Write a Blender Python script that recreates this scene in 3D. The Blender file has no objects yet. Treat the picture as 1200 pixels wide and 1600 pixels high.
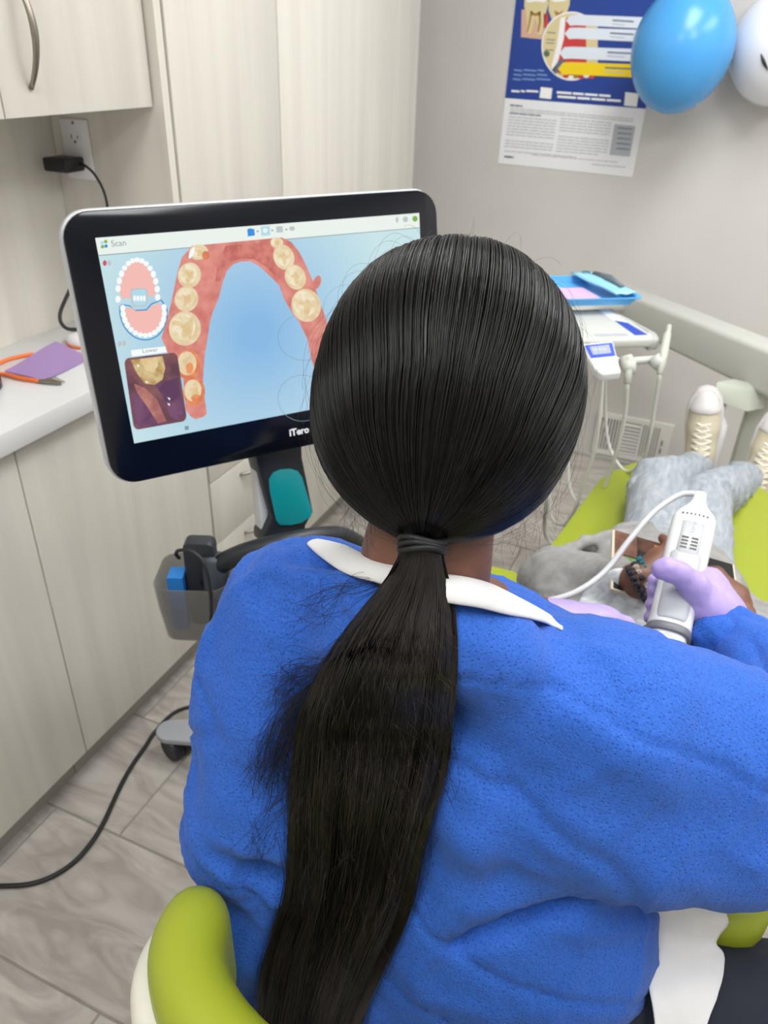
import bpy, bmesh, math, random
import numpy as np
from mathutils import Matrix, Vector
from mathutils.geometry import tessellate_polygon
from mathutils.bvhtree import BVHTree
random.seed(4); rng = np.random.default_rng(4)
sc = bpy.context.scene
col = sc.collection
# ---------------------------------------------------------------- camera
FPX = 1215.0                                   # focal length in pixels of the 1200x1600 frame
CAM = np.array([0.0, 0.0, 1.5])                # held by a standing person
def _n(v): v = np.asarray(v, float); return v / np.linalg.norm(v)
_dn = _n([530-600, 2800-800, FPX])             # image direction of straight down
_y = np.array([1223-600, 79-800, FPX]); _y = _n(_y - _dn*_y.dot(_dn))   # along the cabinets
RW = np.array([np.cross(_y, -_dn), _y, -_dn])  # camera (x right, y down, z forward) -> world
cd = bpy.data.cameras.new('camera'); cam = bpy.data.objects.new('camera', cd); col.objects.link(cam)
cam.matrix_world = Matrix([[RW[i,0], -RW[i,1], -RW[i,2], CAM[i]] for i in range(3)] + [[0,0,0,1]])
cd.sensor_fit = 'VERTICAL'; cd.sensor_height = 36.0; cd.sensor_width = 27.0; cd.lens = FPX*36/1600
cd.clip_start = 0.02
cd.dof.use_dof = True; cd.dof.focus_distance = 0.62; cd.dof.aperture_fstop = 11.0
sc.camera = cam
# ---------------------------------------------------------------- world, exposure, ceiling light
EXPO = 0.0
sc.view_settings.view_transform = 'Standard'; sc.view_settings.look = 'None'
sc.view_settings.gamma = 1.0; sc.view_settings.exposure = EXPO
sc.view_settings.use_curve_mapping = False
w = bpy.data.worlds.new('world'); sc.world = w; w.use_nodes = True
w.node_tree.nodes['Background'].inputs[0].default_value = (0.8, 0.85, 0.9, 1); w.node_tree.nodes['Background'].inputs[1].default_value = 0.3
LAMPS = [(0.05, 1.7, 17), (0.85, 0.3, 14), (-0.4, -0.6, 14), (1.25, 2.1, 8)]   # x, y, watts of the ceiling panels
CEIL = 2.6
for lx, ly, lw in LAMPS:
    ld = bpy.data.lights.new('panel_light', 'AREA'); ld.shape = 'RECTANGLE'; ld.size = 0.58; ld.size_y = 1.16
    ld.energy = lw; ld.color = (0.94, 0.975, 1.0)
    lo = bpy.data.objects.new('panel_light', ld); lo.location = (lx, ly, CEIL-0.03); col.objects.link(lo)
# ---------------------------------------------------------------- pixel helpers
def ray(px, py): return RW @ np.array([(px-600)/FPX, (py-800)/FPX, 1.0])
def P(px, py, d): return CAM + ray(px, py)*d                     # point at camera depth d (metres)
def PZ(px, py, z): r = ray(px, py); return CAM + r*((z-CAM[2])/r[2])
def PY(px, py, y): r = ray(px, py); return CAM + r*(y/r[1])
def PX(px, py, x): r = ray(px, py); return CAM + r*(x/r[0])
# ---------------------------------------------------------------- materials
def lin(c):
    o = []
    for v in c[:3]:
        v = v/255.0; o.append(v/12.92 if v <= 0.04045 else ((v+0.055)/1.055)**2.4)
    return (*o, 1.0)
MATS = {}
def mat(name, c, rough=0.5, metal=0.0, spec=0.5, c2=None, scale=(8,8,8), detail=3, bump=0.0, bscale=None, ramp=(0.35,0.65), emit=0.0,
        alpha=1.0, coat=0.0, sheen=0.0, trans=0.0, rnd=False, sss=0.0, distort=0.0):
    if name in MATS: return MATS[name]
    m = bpy.data.materials.new(name); m.use_nodes = True; nt = m.node_tree; b = nt.nodes['Principled BSDF']
    b.inputs['Base Color'].default_value = lin(c); b.inputs['Roughness'].default_value = rough
    b.inputs['Metallic'].default_value = metal; b.inputs['Specular IOR Level'].default_value = spec
    b.inputs['Alpha'].default_value = alpha; b.inputs['Coat Weight'].default_value = coat
    b.inputs['Sheen Weight'].default_value = sheen; b.inputs['Transmission Weight'].default_value = trans
    if sss: b.inputs['Subsurface Weight'].default_value = sss; b.inputs['Subsurface Radius'].default_value = (0.01,0.004,0.002)
    if c2 is not None or bump:
        tc = nt.nodes.new('ShaderNodeTexCoord'); mp = nt.nodes.new('ShaderNodeMapping'); mp.inputs['Scale'].default_value = scale
        nt.links.new(tc.outputs['Object'], mp.inputs['Vector'])
        if rnd:
            oi = nt.nodes.new('ShaderNodeObjectInfo'); mu = nt.nodes.new('ShaderNodeMath'); mu.operation = 'MULTIPLY'; mu.inputs[1].default_value = 37.0
            nt.links.new(oi.outputs['Random'], mu.inputs[0]); nt.links.new(mu.outputs[0], mp.inputs['Location'])
        nz = nt.nodes.new('ShaderNodeTexNoise'); nz.inputs['Scale'].default_value = 1.0; nz.inputs['Detail'].default_value = detail
        nz.inputs['Distortion'].default_value = distort
        nt.links.new(mp.outputs[0], nz.inputs['Vector'])
        if c2 is not None:
            r = nt.nodes.new('ShaderNodeValToRGB'); r.color_ramp.elements[0].position = ramp[0]; r.color_ramp.elements[1].position = ramp[1]
            r.color_ramp.elements[0].color = lin(c); r.color_ramp.elements[1].color = lin(c2)
            nt.links.new(nz.outputs['Fac'], r.inputs[0]); nt.links.new(r.outputs[0], b.inputs['Base Color'])
        if bump:
            src = nz.outputs['Fac']
            if bscale:
                n2 = nt.nodes.new('ShaderNodeTexNoise'); n2.inputs['Scale'].default_value = bscale; n2.inputs['Detail'].default_value = 3
                nt.links.new(tc.outputs['Object'], n2.inputs['Vector']); src = n2.outputs['Fac']
            bp = nt.nodes.new('ShaderNodeBump'); bp.inputs['Strength'].default_value = bump; bp.inputs['Distance'].default_value = 0.004
            nt.links.new(src, bp.inputs['Height']); nt.links.new(bp.outputs[0], b.inputs['Normal'])
    MATS[name] = m; return m
def emat(name, c, s=1.0, c2=None, scale=60, ramp=(0.4,0.6), detail=3):
    if name in MATS: return MATS[name]
    m = bpy.data.materials.new(name); m.use_nodes = True; nt = m.node_tree; b = nt.nodes['Principled BSDF']
    b.inputs['Base Color'].default_value = (0.01,0.01,0.01,1); b.inputs['Roughness'].default_value = 0.3; b.inputs['Specular IOR Level'].default_value = 0.2
    b.inputs['Emission Color'].default_value = lin(c); b.inputs['Emission Strength'].default_value = s*2**(-EXPO)
    if c2 is not None:
        tc = nt.nodes.new('ShaderNodeTexCoord'); nz = nt.nodes.new('ShaderNodeTexNoise'); nz.inputs['Scale'].default_value = scale; nz.inputs['Detail'].default_value = detail
        nt.links.new(tc.outputs['Object'], nz.inputs['Vector'])
        r = nt.nodes.new('ShaderNodeValToRGB'); r.color_ramp.elements[0].position = ramp[0]; r.color_ramp.elements[1].position = ramp[1]
        r.color_ramp.elements[0].color = lin(c); r.color_ramp.elements[1].color = lin(c2)
        nt.links.new(nz.outputs['Fac'], r.inputs[0]); nt.links.new(r.outputs[0], b.inputs['Emission Color'])
    MATS[name] = m; return m
# ---------------------------------------------------------------- object helpers
ROOT = {}                                       # object name -> world matrix of the thing it belongs to
def thing(name, label, cat, loc=(0,0,0), rot=None, group=None):
    o = bpy.data.objects.new(name, None); col.objects.link(o); o.empty_display_size = 0.05
    M = Matrix.Translation(Vector(loc))
    if rot is not None: M = M @ rot.to_4x4()
    o.matrix_world = M; ROOT[o.name] = M
    o['label'] = label; o['category'] = cat
    if group: o['group'] = group
    return o
def tag(o, label, cat, group=None):
    o['label'] = label; o['category'] = cat
    if group: o['group'] = group
    return o
class MB:
    def __init__(s): s.v = []; s.f = []; s.mi = []
    def add(s, vs, fs, mi=0):
        k = len(s.v); s.v += [tuple(map(float, v)) for v in vs]; s.f += [tuple(i+k for i in f) for f in fs]; s.mi += [mi]*len(fs); return s
    def box(s, lo, hi, M=None, mi=0):
        vs = [(x,y,z) for x in (lo[0],hi[0]) for y in (lo[1],hi[1]) for z in (lo[2],hi[2])]
        if M is not None: vs = [M @ Vector(v) for v in vs]
        return s.add(vs, [(0,1,3,2),(4,6,7,5),(0,4,5,1),(2,3,7,6),(0,2,6,4),(1,5,7,3)], mi)
    def tube(s, pts, r, n=10, mi=0, closed=False, cap=True):
        pts = [np.asarray(p, float) for p in pts]; m = len(pts); rs = r if hasattr(r, '__len__') else [r]*m
        up = np.array([0.13,0.21,0.97]); vs = []; fs = []; prev = None
        for i in range(m):
            a = pts[i-1] if (i or closed) else pts[i]; b = pts[(i+1) % m] if (i < m-1 or closed) else pts[i]
            t = b-a; t = t/(np.linalg.norm(t)+1e-12)
            if prev is None:
                x = np.cross(t, up)
                if np.linalg.norm(x) < 0.2: x = np.cross(t, [1,0,0])
            else: x = prev - t*prev.dot(t)
            x = x/np.linalg.norm(x); prev = x; y = np.cross(t, x)
            for j in range(n):
                q = 2*math.pi*j/n; vs.append(pts[i] + rs[i]*(x*math.cos(q) + y*math.sin(q)))
        for i in range(m if closed else m-1):
            i2 = (i+1) % m
            for j in range(n): fs.append((i*n+j, i*n+(j+1) % n, i2*n+(j+1) % n, i2*n+j))
        if cap and not closed: fs += [tuple(range(n))[::-1], tuple((m-1)*n+j for j in range(n))]
        return s.add(vs, fs, mi)
    def lathe(s, prof, c, axis=(0,0,1), n=24, mi=0):
        c = np.asarray(c, float); a = _n(axis); x = np.cross(a, [0.31,0.9,0.2]); x = _n(x); y = np.cross(a, x); vs = []; fs = []
        for r, z in prof:
            for j in range(n):
                q = 2*math.pi*j/n; vs.append(c + a*z + r*(x*math.cos(q)+y*math.sin(q)))
        for i in range(len(prof)-1):
            for j in range(n): fs.append((i*n+j, i*n+(j+1) % n, (i+1)*n+(j+1) % n, (i+1)*n+j))
        fs += [tuple(range(n))[::-1], tuple((len(prof)-1)*n+j for j in range(n))]
        return s.add(vs, fs, mi)
    def prism(s, pts, ext, mi=0):                # polygon in world space extruded by vector
        n = len(pts); pts = [np.asarray(p, float) for p in pts]; ext = np.asarray(ext, float)
        vs = pts + [p+ext for p in pts]
        fs = [tuple(range(n))[::-1], tuple(range(n, 2*n))] + [(i, (i+1) % n, n+(i+1) % n, n+i) for i in range(n)]
        return s.add(vs, fs, mi)
    def poly(s, pts, mi=0):
        tr = tessellate_polygon([[Vector(p) for p in pts]])
        return s.add(pts, [tuple(t) for t in tr], mi)
def link(name, me, mats, parent=None, smooth=False, bevel=0, bseg=2, kind=None):
    for m in (mats if isinstance(mats, (list, tuple)) else [mats]): me.materials.append(m)
    o = bpy.data.objects.new(name, me); col.objects.link(o)
    if parent is not None:
        o.parent = parent; ROOT[o.name] = ROOT[parent.name]
        me.transform(ROOT[o.name].inverted())
    else: ROOT[o.name] = Matrix.Identity(4)
    if smooth: me.polygons.foreach_set('use_smooth', [True]*len(me.polygons))
    if bevel:
        b = o.modifiers.new('bevel', 'BEVEL'); b.width = bevel; b.segments = bseg; b.limit_method = 'ANGLE'; b.angle_limit = 0.6
        b.harden_normals = False
        me.polygons.foreach_set('use_smooth', [True]*len(me.polygons))
        e = o.modifiers.new('split', 'EDGE_SPLIT'); e.split_angle = 0.7
    if kind: o['kind'] = kind
    return o
def obj(name, mb, mats, parent=None, fixn=True, **kw):
    me = bpy.data.meshes.new(name); me.from_pydata(mb.v, [], mb.f)
    me.polygons.foreach_set('material_index', mb.mi)
    if fixn:
        bm = bmesh.new(); bm.from_mesh(me); bmesh.ops.recalc_face_normals(bm, faces=bm.faces); bm.to_mesh(me); bm.free()
    return link(name, me, mats, parent, **kw)
def npmesh(name, V, Q, mats, parent=None, smooth=True, mi=None, kind=None):
    V = np.asarray(V, np.float32); Q = np.asarray(Q, np.int32); k = Q.shape[1]
    me = bpy.data.meshes.new(name); me.vertices.add(len(V)); me.vertices.foreach_set('co', V.ravel())
    me.loops.add(Q.size); me.loops.foreach_set('vertex_index', Q.ravel())
    me.polygons.add(len(Q)); me.polygons.foreach_set('loop_start', np.arange(len(Q), dtype=np.int32)*k)
    me.update(calc_edges=True); me.validate()
    if mi is not None: me.polygons.foreach_set('material_index', np.asarray(mi, np.int32))
    return link(name, me, mats, parent, smooth=smooth, kind=kind)
def text_mesh(mb, txt, place, size, mi=0, shear=0.0, bold=0.0):
    cu = bpy.data.curves.new('t', 'FONT'); cu.body = txt; cu.size = size; cu.shear = shear; cu.offset = bold; cu.resolution_u = 3
    o = bpy.data.objects.new('t', cu); col.objects.link(o); bpy.context.view_layer.update()
    me = bpy.data.meshes.new_from_object(o.evaluated_get(bpy.context.evaluated_depsgraph_get()))
    mb.add([place(v.co.x, v.co.y) for v in me.vertices], [tuple(p.vertices) for p in me.polygons], mi)
    bpy.data.objects.remove(o); bpy.data.curves.remove(cu); bpy.data.meshes.remove(me)
def smooth_path(pts, n=8):                      # Catmull-Rom
    p = [np.asarray(q, float) for q in pts]; p = [2*p[0]-p[1]] + p + [2*p[-1]-p[-2]]; out = []
    for i in range(1, len(p)-2):
        for j in range(n):
            t = j/n; a, b, c, d = p[i-1], p[i], p[i+1], p[i+2]
            out.append(0.5*((2*b) + (c-a)*t + (2*a-5*b+4*c-d)*t*t + (3*b-a-3*c+d)*t**3))
    out.append(p[-2]); return out
# ---------------------------------------------------------------- implicit surfaces for bodies, cloth, soft things
class Field:
    def __init__(s, lo, hi, h):
        s.lo = np.asarray(lo, float); s.h = h; s.n = np.ceil((np.asarray(hi)-s.lo)/h).astype(int)+1
        s.F = np.full(s.n, 0.3, np.float32); s.ax = [(s.lo[i] + h*np.arange(s.n[i])).astype(np.float32) for i in range(3)]
    def _sub(s, lo, hi, pad):
        a = np.clip(np.floor((np.asarray(lo)-pad-s.lo)/s.h).astype(int), 0, s.n); b = np.clip(np.ceil((np.asarray(hi)+pad-s.lo)/s.h).astype(int)+1, 0, s.n)
        sl = tuple(slice(a[i], b[i]) for i in range(3))
        return sl, s.ax[0][sl[0]][:,None,None], s.ax[1][sl[1]][None,:,None], s.ax[2][sl[2]][None,None,:]
    def _mix(s, sl, d, k, cut=False):
        f = s.F[sl]
        if f.size == 0: return
        if cut: f2 = -f; g = d
        else: f2 = f; g = d
        if k > 0:
            q = np.maximum(k-np.abs(f2-g), 0)/k; r = np.minimum(f2, g)-q*q*k*0.25
        else: r = np.minimum(f2, g)
        s.F[sl] = -r if cut else r
    def cone(s, a, b, ra, rb, k=0.02, cut=False):
        a = np.asarray(a, float); b = np.asarray(b, float); rm = max(ra, rb)
        sl, X, Y, Z = s._sub(np.minimum(a,b)-rm, np.maximum(a,b)+rm, k+3*s.h)
        ba = b-a; L2 = max(ba.dot(ba), 1e-9)
        t = np.clip(((X-a[0])*ba[0]+(Y-a[1])*ba[1]+(Z-a[2])*ba[2])/L2, 0, 1)
        d = np.sqrt((X-a[0]-t*ba[0])**2+(Y-a[1]-t*ba[1])**2+(Z-a[2]-t*ba[2])**2)-(ra+(rb-ra)*t)
        s._mix(sl, d, k, cut); return s
    def chain(s, pts, rs, k=0.02, cut=False):
        for i in range(len(pts)-1): s.cone(pts[i], pts[i+1], rs[i], rs[i+1], k, cut)
        return s
    def ell(s, c, r, axes=None, k=0.02, cut=False):
        c = np.asarray(c, float); r = np.asarray(r, float); rm = r.max() if axes is not None else r
        sl, X, Y, Z = s._sub(c-rm, c+rm, k+3*s.h)
        x, y, z = X-c[0], Y-c[1], Z-c[2]
        if axes is not None:
            A = np.asarray(axes, float); x, y, z = [x*A[i][0]+y*A[i][1]+z*A[i][2] for i in range(3)]
        k0 = np.sqrt((x/r[0])**2+(y/r[1])**2+(z/r[2])**2); k1 = np.sqrt((x/r[0]**2)**2+(y/r[1]**2)**2+(z/r[2]**2)**2)+1e-9
        s._mix(sl, k0*(k0-1)/k1, k, cut); return s
    def rbox(s, c, hs, rad, axes=None, k=0.0, cut=False):
        c = np.asarray(c, float); hs = np.asarray(hs, float); rm = np.linalg.norm(hs) if axes is not None else hs
        sl, X, Y, Z = s._sub(c-rm, c+rm, k+3*s.h); x, y, z = X-c[0], Y-c[1], Z-c[2]
        if axes is not None:
            A = np.asarray(axes, float); x, y, z = [x*A[i][0]+y*A[i][1]+z*A[i][2] for i in range(3)]
        qx, qy, qz = np.abs(x)-hs[0]+rad, np.abs(y)-hs[1]+rad, np.abs(z)-hs[2]+rad
        qx, qy, qz = np.broadcast_arrays(qx, qy, qz)
        d = np.sqrt(np.maximum(qx,0)**2+np.maximum(qy,0)**2+np.maximum(qz,0)**2)+np.minimum(np.maximum(qx,np.maximum(qy,qz)),0)-rad
        s._mix(sl, d, k, cut); return s
    def mesh(s, smooth=2, iso=0.0):
        F = s.F-iso; F[0]=F[-1]=0.3; F[:,0]=F[:,-1]=0.3; F[:,:,0]=F[:,:,-1]=0.3
        I = F < 0; n = s.n
        cnt = np.zeros(n-1, np.int8)
        for dx in (0,1):
            for dy in (0,1):
                for dz in (0,1): cnt += I[dx:n[0]-1+dx, dy:n[1]-1+dy, dz:n[2]-1+dz]
        m = (cnt > 0) & (cnt < 8); cells = np.argwhere(m); vid = np.full(n-1, -1, np.int32); vid[m] = np.arange(len(cells))
        co = [(x,y,z) for x in (0,1) for y in (0,1) for z in (0,1)]
        val = {c: F[cells[:,0]+c[0], cells[:,1]+c[1], cells[:,2]+c[2]] for c in co}
        acc = np.zeros((len(cells),3)); num = np.zeros(len(cells))
        for a in co:
            for ax in range(3):
                if a[ax] == 0:
                    b = list(a); b[ax] = 1; b = tuple(b); va, vb = val[a], val[b]; cr = (va < 0) != (vb < 0)
                    t = np.where(cr, va/np.where(cr, va-vb, 1), 0); p = np.tile(np.array(a, float), (len(cells),1)); p[:,ax] = t
                    acc += p*cr[:,None]; num += cr
        V = s.lo + s.h*(cells + acc/num[:,None]); Q = []
        for ax in range(3):
            A = np.moveaxis(I, ax, 0); e = A[:-1] != A[1:]; e = np.moveaxis(e, 0, ax)
            u, v = (ax+1) % 3, (ax+2) % 3; ids = np.argwhere(e)
            ok = (ids[:,u] > 0) & (ids[:,v] > 0); ids = ids[ok]
            def g(du, dv):
                j = ids.copy(); j[:,u] -= du; j[:,v] -= dv; return vid[j[:,0], j[:,1], j[:,2]]
            q = np.stack([g(1,1), g(0,1), g(0,0), g(1,0)], 1); ins = I[ids[:,0], ids[:,1], ids[:,2]]
            q[~ins] = q[~ins][:,::-1]; Q.append(q)
        Q = np.concatenate(Q)
        for _ in range(smooth):
            acc = np.zeros_like(V); num = np.zeros(len(V))
            for i in range(4):
                np.add.at(acc, Q[:,i], V[Q[:,(i+1) % 4]]); np.add.at(num, Q[:,i], 1)
                np.add.at(acc, Q[:,(i+1) % 4], V[Q[:,i]]); np.add.at(num, Q[:,(i+1) % 4], 1)
            V = V*0.4 + 0.6*acc/num[:,None]
        return V, Q
def vnormals(V, Q):
    a, b, c, d = (V[Q[:,i]] for i in range(4)); fn = np.cross(c-a, d-b); N = np.zeros_like(V)
    for i in range(4): np.add.at(N, Q[:,i], fn)
    return N/(np.linalg.norm(N, axis=1)[:,None]+1e-12)
def snoise(V, f, seed=0, oct=3):                # smooth pseudo noise, about -1..1
    r = np.random.default_rng(seed); o = np.zeros(len(V)); a = 1.0
    for _ in range(oct):
        for _ in range(4):
            k = r.normal(size=3)*f; ph = r.uniform(0, 6.28); o += a*np.sin(V@k+ph+1.3*np.sin(V@(r.normal(size=3)*f*0.7)+ph))*0.4
        f *= 2; a *= 0.5
    return o
def soft(name, fld, m, parent, smooth=2, disp=None, **kw):
    V, Q = fld.mesh(smooth)
    if disp is not None: V = V + vnormals(V, Q)*disp(V)[:,None]
    return npmesh(name, V, Q, m, parent, **kw)
# ================================================================ the room
WX, FY = -1.372, 3.1            # left wall, far wall
RX, BY = 1.95, -1.9
laminate = mat('pale_wood_laminate', (217,213,203), 0.45, c2=(202,197,188), scale=(15,15,0.7), detail=4, ramp=(0.40,0.78), bump=0.02, distort=0.6)
wallp = mat('grey_wall_paint', (206,203,199), 0.75, c2=(211,208,204), scale=(3,3,3), bump=0.02, bscale=180)
white_paint = mat('white_paint', (232,231,228), 0.6)
def struct(name, mb, m, parent=None, **kw):
    o = obj(name, mb, m, parent, **kw); o['kind'] = 'structure'; return o
floor = struct('floor', MB().box((WX-0.1,BY-0.1,-0.1),(RX+0.1,FY+0.1,-0.0025)), mat('grout', (142,137,131), 0.9))
struct('wall_left', MB().box((WX-0.1,BY,0),(WX,FY+0.1,CEIL)), laminate)
struct('wall_far', MB().box((WX,FY,0),(RX,FY+0.1,CEIL)), wallp)
struct('wall_right', MB().box((RX,BY,0),(RX+0.1,FY+0.1,CEIL)), wallp)
struct('wall_back', MB().box((WX-0.1,BY-0.1,0),(RX+0.1,BY,CEIL)), wallp)
struct('ceiling', MB().box((WX-0.1,BY-0.1,CEIL),(RX+0.1,FY+0.1,CEIL+0.1)), white_paint)
struct('baseboard_far', MB().box((WX,FY-0.012,0),(RX,FY,0.024)), mat('baseboard_grey', (196,194,190), 0.5), bevel=0.003)
# floor tiles, 60 x 30 cm, three different joints
tile_m = mat('stone_tile', (190,184,177), 0.32, c2=(158,150,143), scale=(4.5,13,9), detail=9, ramp=(0.34,0.66), rnd=True, distort=2.2, spec=0.5)
nt_ = tile_m.node_tree                           # a second, finer vein pattern over the first
tmeshes = {}
def tile(x0, x1, y0, y1):
    g = 0.0018; sx, sy = round(x1-x0-2*g, 4), round(y1-y0-2*g, 4)
    if (sx, sy) not in tmeshes:
        b = MB(); hx, hy, t, e = sx/2, sy/2, 0.0, 0.0012
        vs = [(-hx,-hy,-0.0025),(hx,-hy,-0.0025),(hx,hy,-0.0025),(-hx,hy,-0.0025),(-hx+e,-hy+e,0),(hx-e,-hy+e,0),(hx-e,hy-e,0),(-hx+e,hy-e,0)]
        b.add(vs, [(4,5,6,7),(0,1,5,4),(1,2,6,5),(2,3,7,6),(3,0,4,7)])
        me = bpy.data.meshes.new('tile'); me.from_pydata(b.v, [], b.f); me.materials.append(tile_m); tmeshes[(sx,sy)] = me
    o = bpy.data.objects.new('tile', tmeshes[(sx,sy)]); o.location = ((x0+x1)/2, (y0+y1)/2, 0); col.objects.link(o); o.parent = floor
offs = [-0.925, -0.72, -0.5]                     # joint offset by row
row0 = int(math.floor((BY-0.475)/0.3))
for r in range(row0, 10):
    y0, y1 = 0.475+0.3*r, 0.775+0.3*r
    y0, y1 = max(y0, BY), min(y1, FY)
    if y1-y0 < 0.02: continue
    j = {0:-0.5, 1:-0.925, -1:-0.715}.get(r, offs[r % 3] + 0.07*(r % 2))
    xs = [WX] + [x for x in [j+0.6*k for k in range(-6,8)] if WX+0.02 < x < RX-0.02] + [RX]
    for a, b in zip(xs[:-1], xs[1:]): tile(a, b, y0, y1)
# ceiling panels
for (lx, ly, lw), lab in zip(LAMPS, ('white LED ceiling panel above the patient and dental chair', 'white LED ceiling panel above the right-hand wall side of the stool', 'white LED ceiling panel behind the seated clinician', 'white LED ceiling panel in the corner beyond the balloons')):
    t = thing('ceiling_light', lab, 'ceiling light', (lx,ly,CEIL), group='ceiling light panels')
    obj('frame', MB().box((lx-0.32,ly-0.62,CEIL-0.012),(lx+0.32,ly+0.62,CEIL-0.001)), white_paint, t)
    obj('diffuser', MB().box((lx-0.3,ly-0.6,CEIL-0.016),(lx+0.3,ly+0.6,CEIL-0.012)), emat('led_diffuser', (255,253,248), 6.0), t)
# ================================================================ cabinets
DX = -1.072                                       # plane of the door fronts
lam_edge = mat('laminate_edge', (186,180,169), 0.55)
dark_gap = mat('gap_dark', (96,92,86), 0.8)
steel = mat('brushed_nickel', (150,143,132), 0.32, metal=0.9)
kick_m = mat('toe_kick_grey', (150,145,137), 0.6)
def door(parent, y0, y1, z0, z1, x=DX, t=0.018, name='door', m=None):
    g = 0.0016
    return obj(name, MB().box((x-t, y0+g, z0+g), (x, y1-g, z1-g)), m or laminate, parent, bevel=0.0012)
def carcass(parent, x0, x1, y0, y1, z0, z1): return obj('body', MB().box((x0,y0,z0),(x1,y1,z1)), lam_edge, parent)
def arched_handle(parent, x, y, zc, L, vertical=True, bow=0.028):
    pts = []; n = 16
    for i in range(n+1):
        s = -1+2*i/n; off = bow*(1-s*s)+0.002
        pts.append((x+off, y, zc+s*L/2) if vertical else (x+off, y+s*L/2, zc))
    b = MB()
    rs = [0.0062-0.0022*abs(-1+2*i/n) for i in range(n+1)]
    b.tube(pts, rs, 8)
    return obj('handle', b, steel, parent, smooth=True)
# base cabinets
def base_cab(y0, y1, label):
    t = thing('base_cabinet', label, 'cabinet', ((WX+DX)/2,(y0+y1)/2,0))
    carcass(t, WX+0.002, DX-0.019, y0+0.001, y1-0.001, 0.1, 0.874)
    door(t, y0, y1, 0.1, 0.868)
    obj('toe_kick', MB().box((WX+0.002,y0+0.001,0.0),(DX-0.055,y1-0.001,0.1)), kick_m, t)
    return t
base_cab(0.865, 1.384, 'pale wood base cabinet under the worktop, beside the tall cabinet')
base_cab(0.30, 0.865, 'pale wood base cabinet under the worktop, second from the tall cabinet')
base_cab(-0.30, 0.30, 'pale wood base cabinet under the worktop, third from the tall cabinet')
ct = obj('worktop', MB().box((WX+0.001,-0.32,0.8745),(-1.048,1.3845,0.916)), mat('white_quartz', (228,228,228), 0.22, spec=0.5), bevel=0.003)
tag(ct, 'white solid-surface worktop running over the base cabinets', 'worktop')
# upper cabinets
UX = -1.098
def upper(y0, y1, hy, label):
    t = thing('wall_cabinet', label, 'cabinet', ((WX+UX)/2,(y0+y1)/2,1.375))
    carcass(t, WX+0.001, UX-0.019, y0+0.001, y1-0.001, 1.378, 2.2)
    d = door(t, y0, y1, 1.373, 2.2, UX)
    arched_handle(d, UX, hy, 1.495, 0.16)
    return t
upper(1.016, 1.383, 1.078, 'pale wood wall cabinet with a curved nickel handle, next to the tall cabinet')
upper(0.55, 1.016, 0.61, 'pale wood wall cabinet further along from the tall cabinet')
# tall cabinets
t = thing('tall_cabinet', 'tall pale wood cabinet with stacked drawers below a door, beside the worktop', 'cabinet', ((WX+DX)/2,1.6,0))
carcass(t, WX+0.002, DX-0.019, 1.4065, 1.8215, 0.1, 2.449)
obj('side_panel', MB().box((WX+0.001,1.386,0.1),(DX-0.004,1.406,2.45)), laminate, t)
obj('toe_kick', MB().box((WX+0.002,1.386,0.0),(DX-0.055,1.8215,0.1)), kick_m, t)
for z0, z1 in [(0.1,0.335),(0.335,0.522),(0.522,0.709),(0.709,0.9)]:
    d = door(t, 1.409, 1.822, z0, z1, name='drawer')
    arched_handle(d, DX, 1.605, z1-0.035, 0.125, vertical=False)
door(t, 1.409, 1.822, 0.9, 2.45)
t = thing('tall_cabinet', 'tall wide pale wood cabinet between the drawer cabinet and the far wall', 'cabinet', ((WX+DX)/2,2.26,0))
carcass(t, WX+0.001, DX-0.019, 1.8225, 2.71, 0.1, 2.45)
obj('toe_kick', MB().box((WX+0.002,1.8225,0.0),(DX-0.055,2.71,0.1)), kick_m, t)
door(t, 1.822, 2.71, 0.1, 2.45)
# ================================================================ socket and adapter
plastic_w = mat('white_plastic', (232,231,232), 0.35)
black_p = mat('black_plastic', (22,23,25), 0.4)
cable_b = mat('black_cable', (24,24,25), 0.5)
SY = 1.386
t = thing('wall_outlet', 'white double power socket on the side of the tall cabinet', 'outlet', (-1.307,SY,1.283))
obj('plate', MB().box((-1.343,SY-0.005,1.226),(-1.271,SY-0.0005,1.341)), plastic_w, t, bevel=0.002)
for zc in (1.305, 1.262):
    f = obj('socket_face', MB().prism([(-1.307+0.017*math.cos(a)*1.0, SY-0.0065, zc+0.0145*math.sin(a)) for a in np.linspace(0,2*math.pi,20,endpoint=False)], (0,0.002,0)), plastic_w, t)
    b = MB()
    b.box((-1.316,SY-0.0071,zc-0.001),(-1.314,SY-0.0064,zc+0.007)); b.box((-1.300,SY-0.0071,zc-0.001),(-1.298,SY-0.0064,zc+0.006)); b.box((-1.3095,SY-0.0071,zc-0.009),(-1.3045,SY-0.0064,zc-0.004))
    obj('slots', b, dark_gap, f)
obj('screw', MB().lathe([(0.003,0),(0.003,0.001)], (-1.307,SY-0.0055,1.334), (0,-1,0), 10), steel, t)
t = thing('power_adapter', 'small black plug-in power adapter with a thin black cord, in the white socket', 'adapter', (-1.318,SY-0.03,1.258))
obj('housing', MB().box((-1.352,SY-0.062,1.244),(-1.290,SY-0.0075,1.271)), black_p, t, bevel=0.004)
pts = smooth_path([(-1.291,SY-0.02,1.259),(-1.272,SY-0.021,1.254),(-1.250,SY-0.022,1.236),(-1.232,SY-0.024,1.2),(-1.228,SY-0.03,1.14),(-1.232,SY-0.04,1.05),(-1.20,SY-0.05,0.96),(-1.17,SY-0.06,0.925),(-1.13,SY-0.06,0.920)], 6)
obj('cord', MB().tube(pts, 0.0028, 8), cable_b, t, smooth=True)
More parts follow.
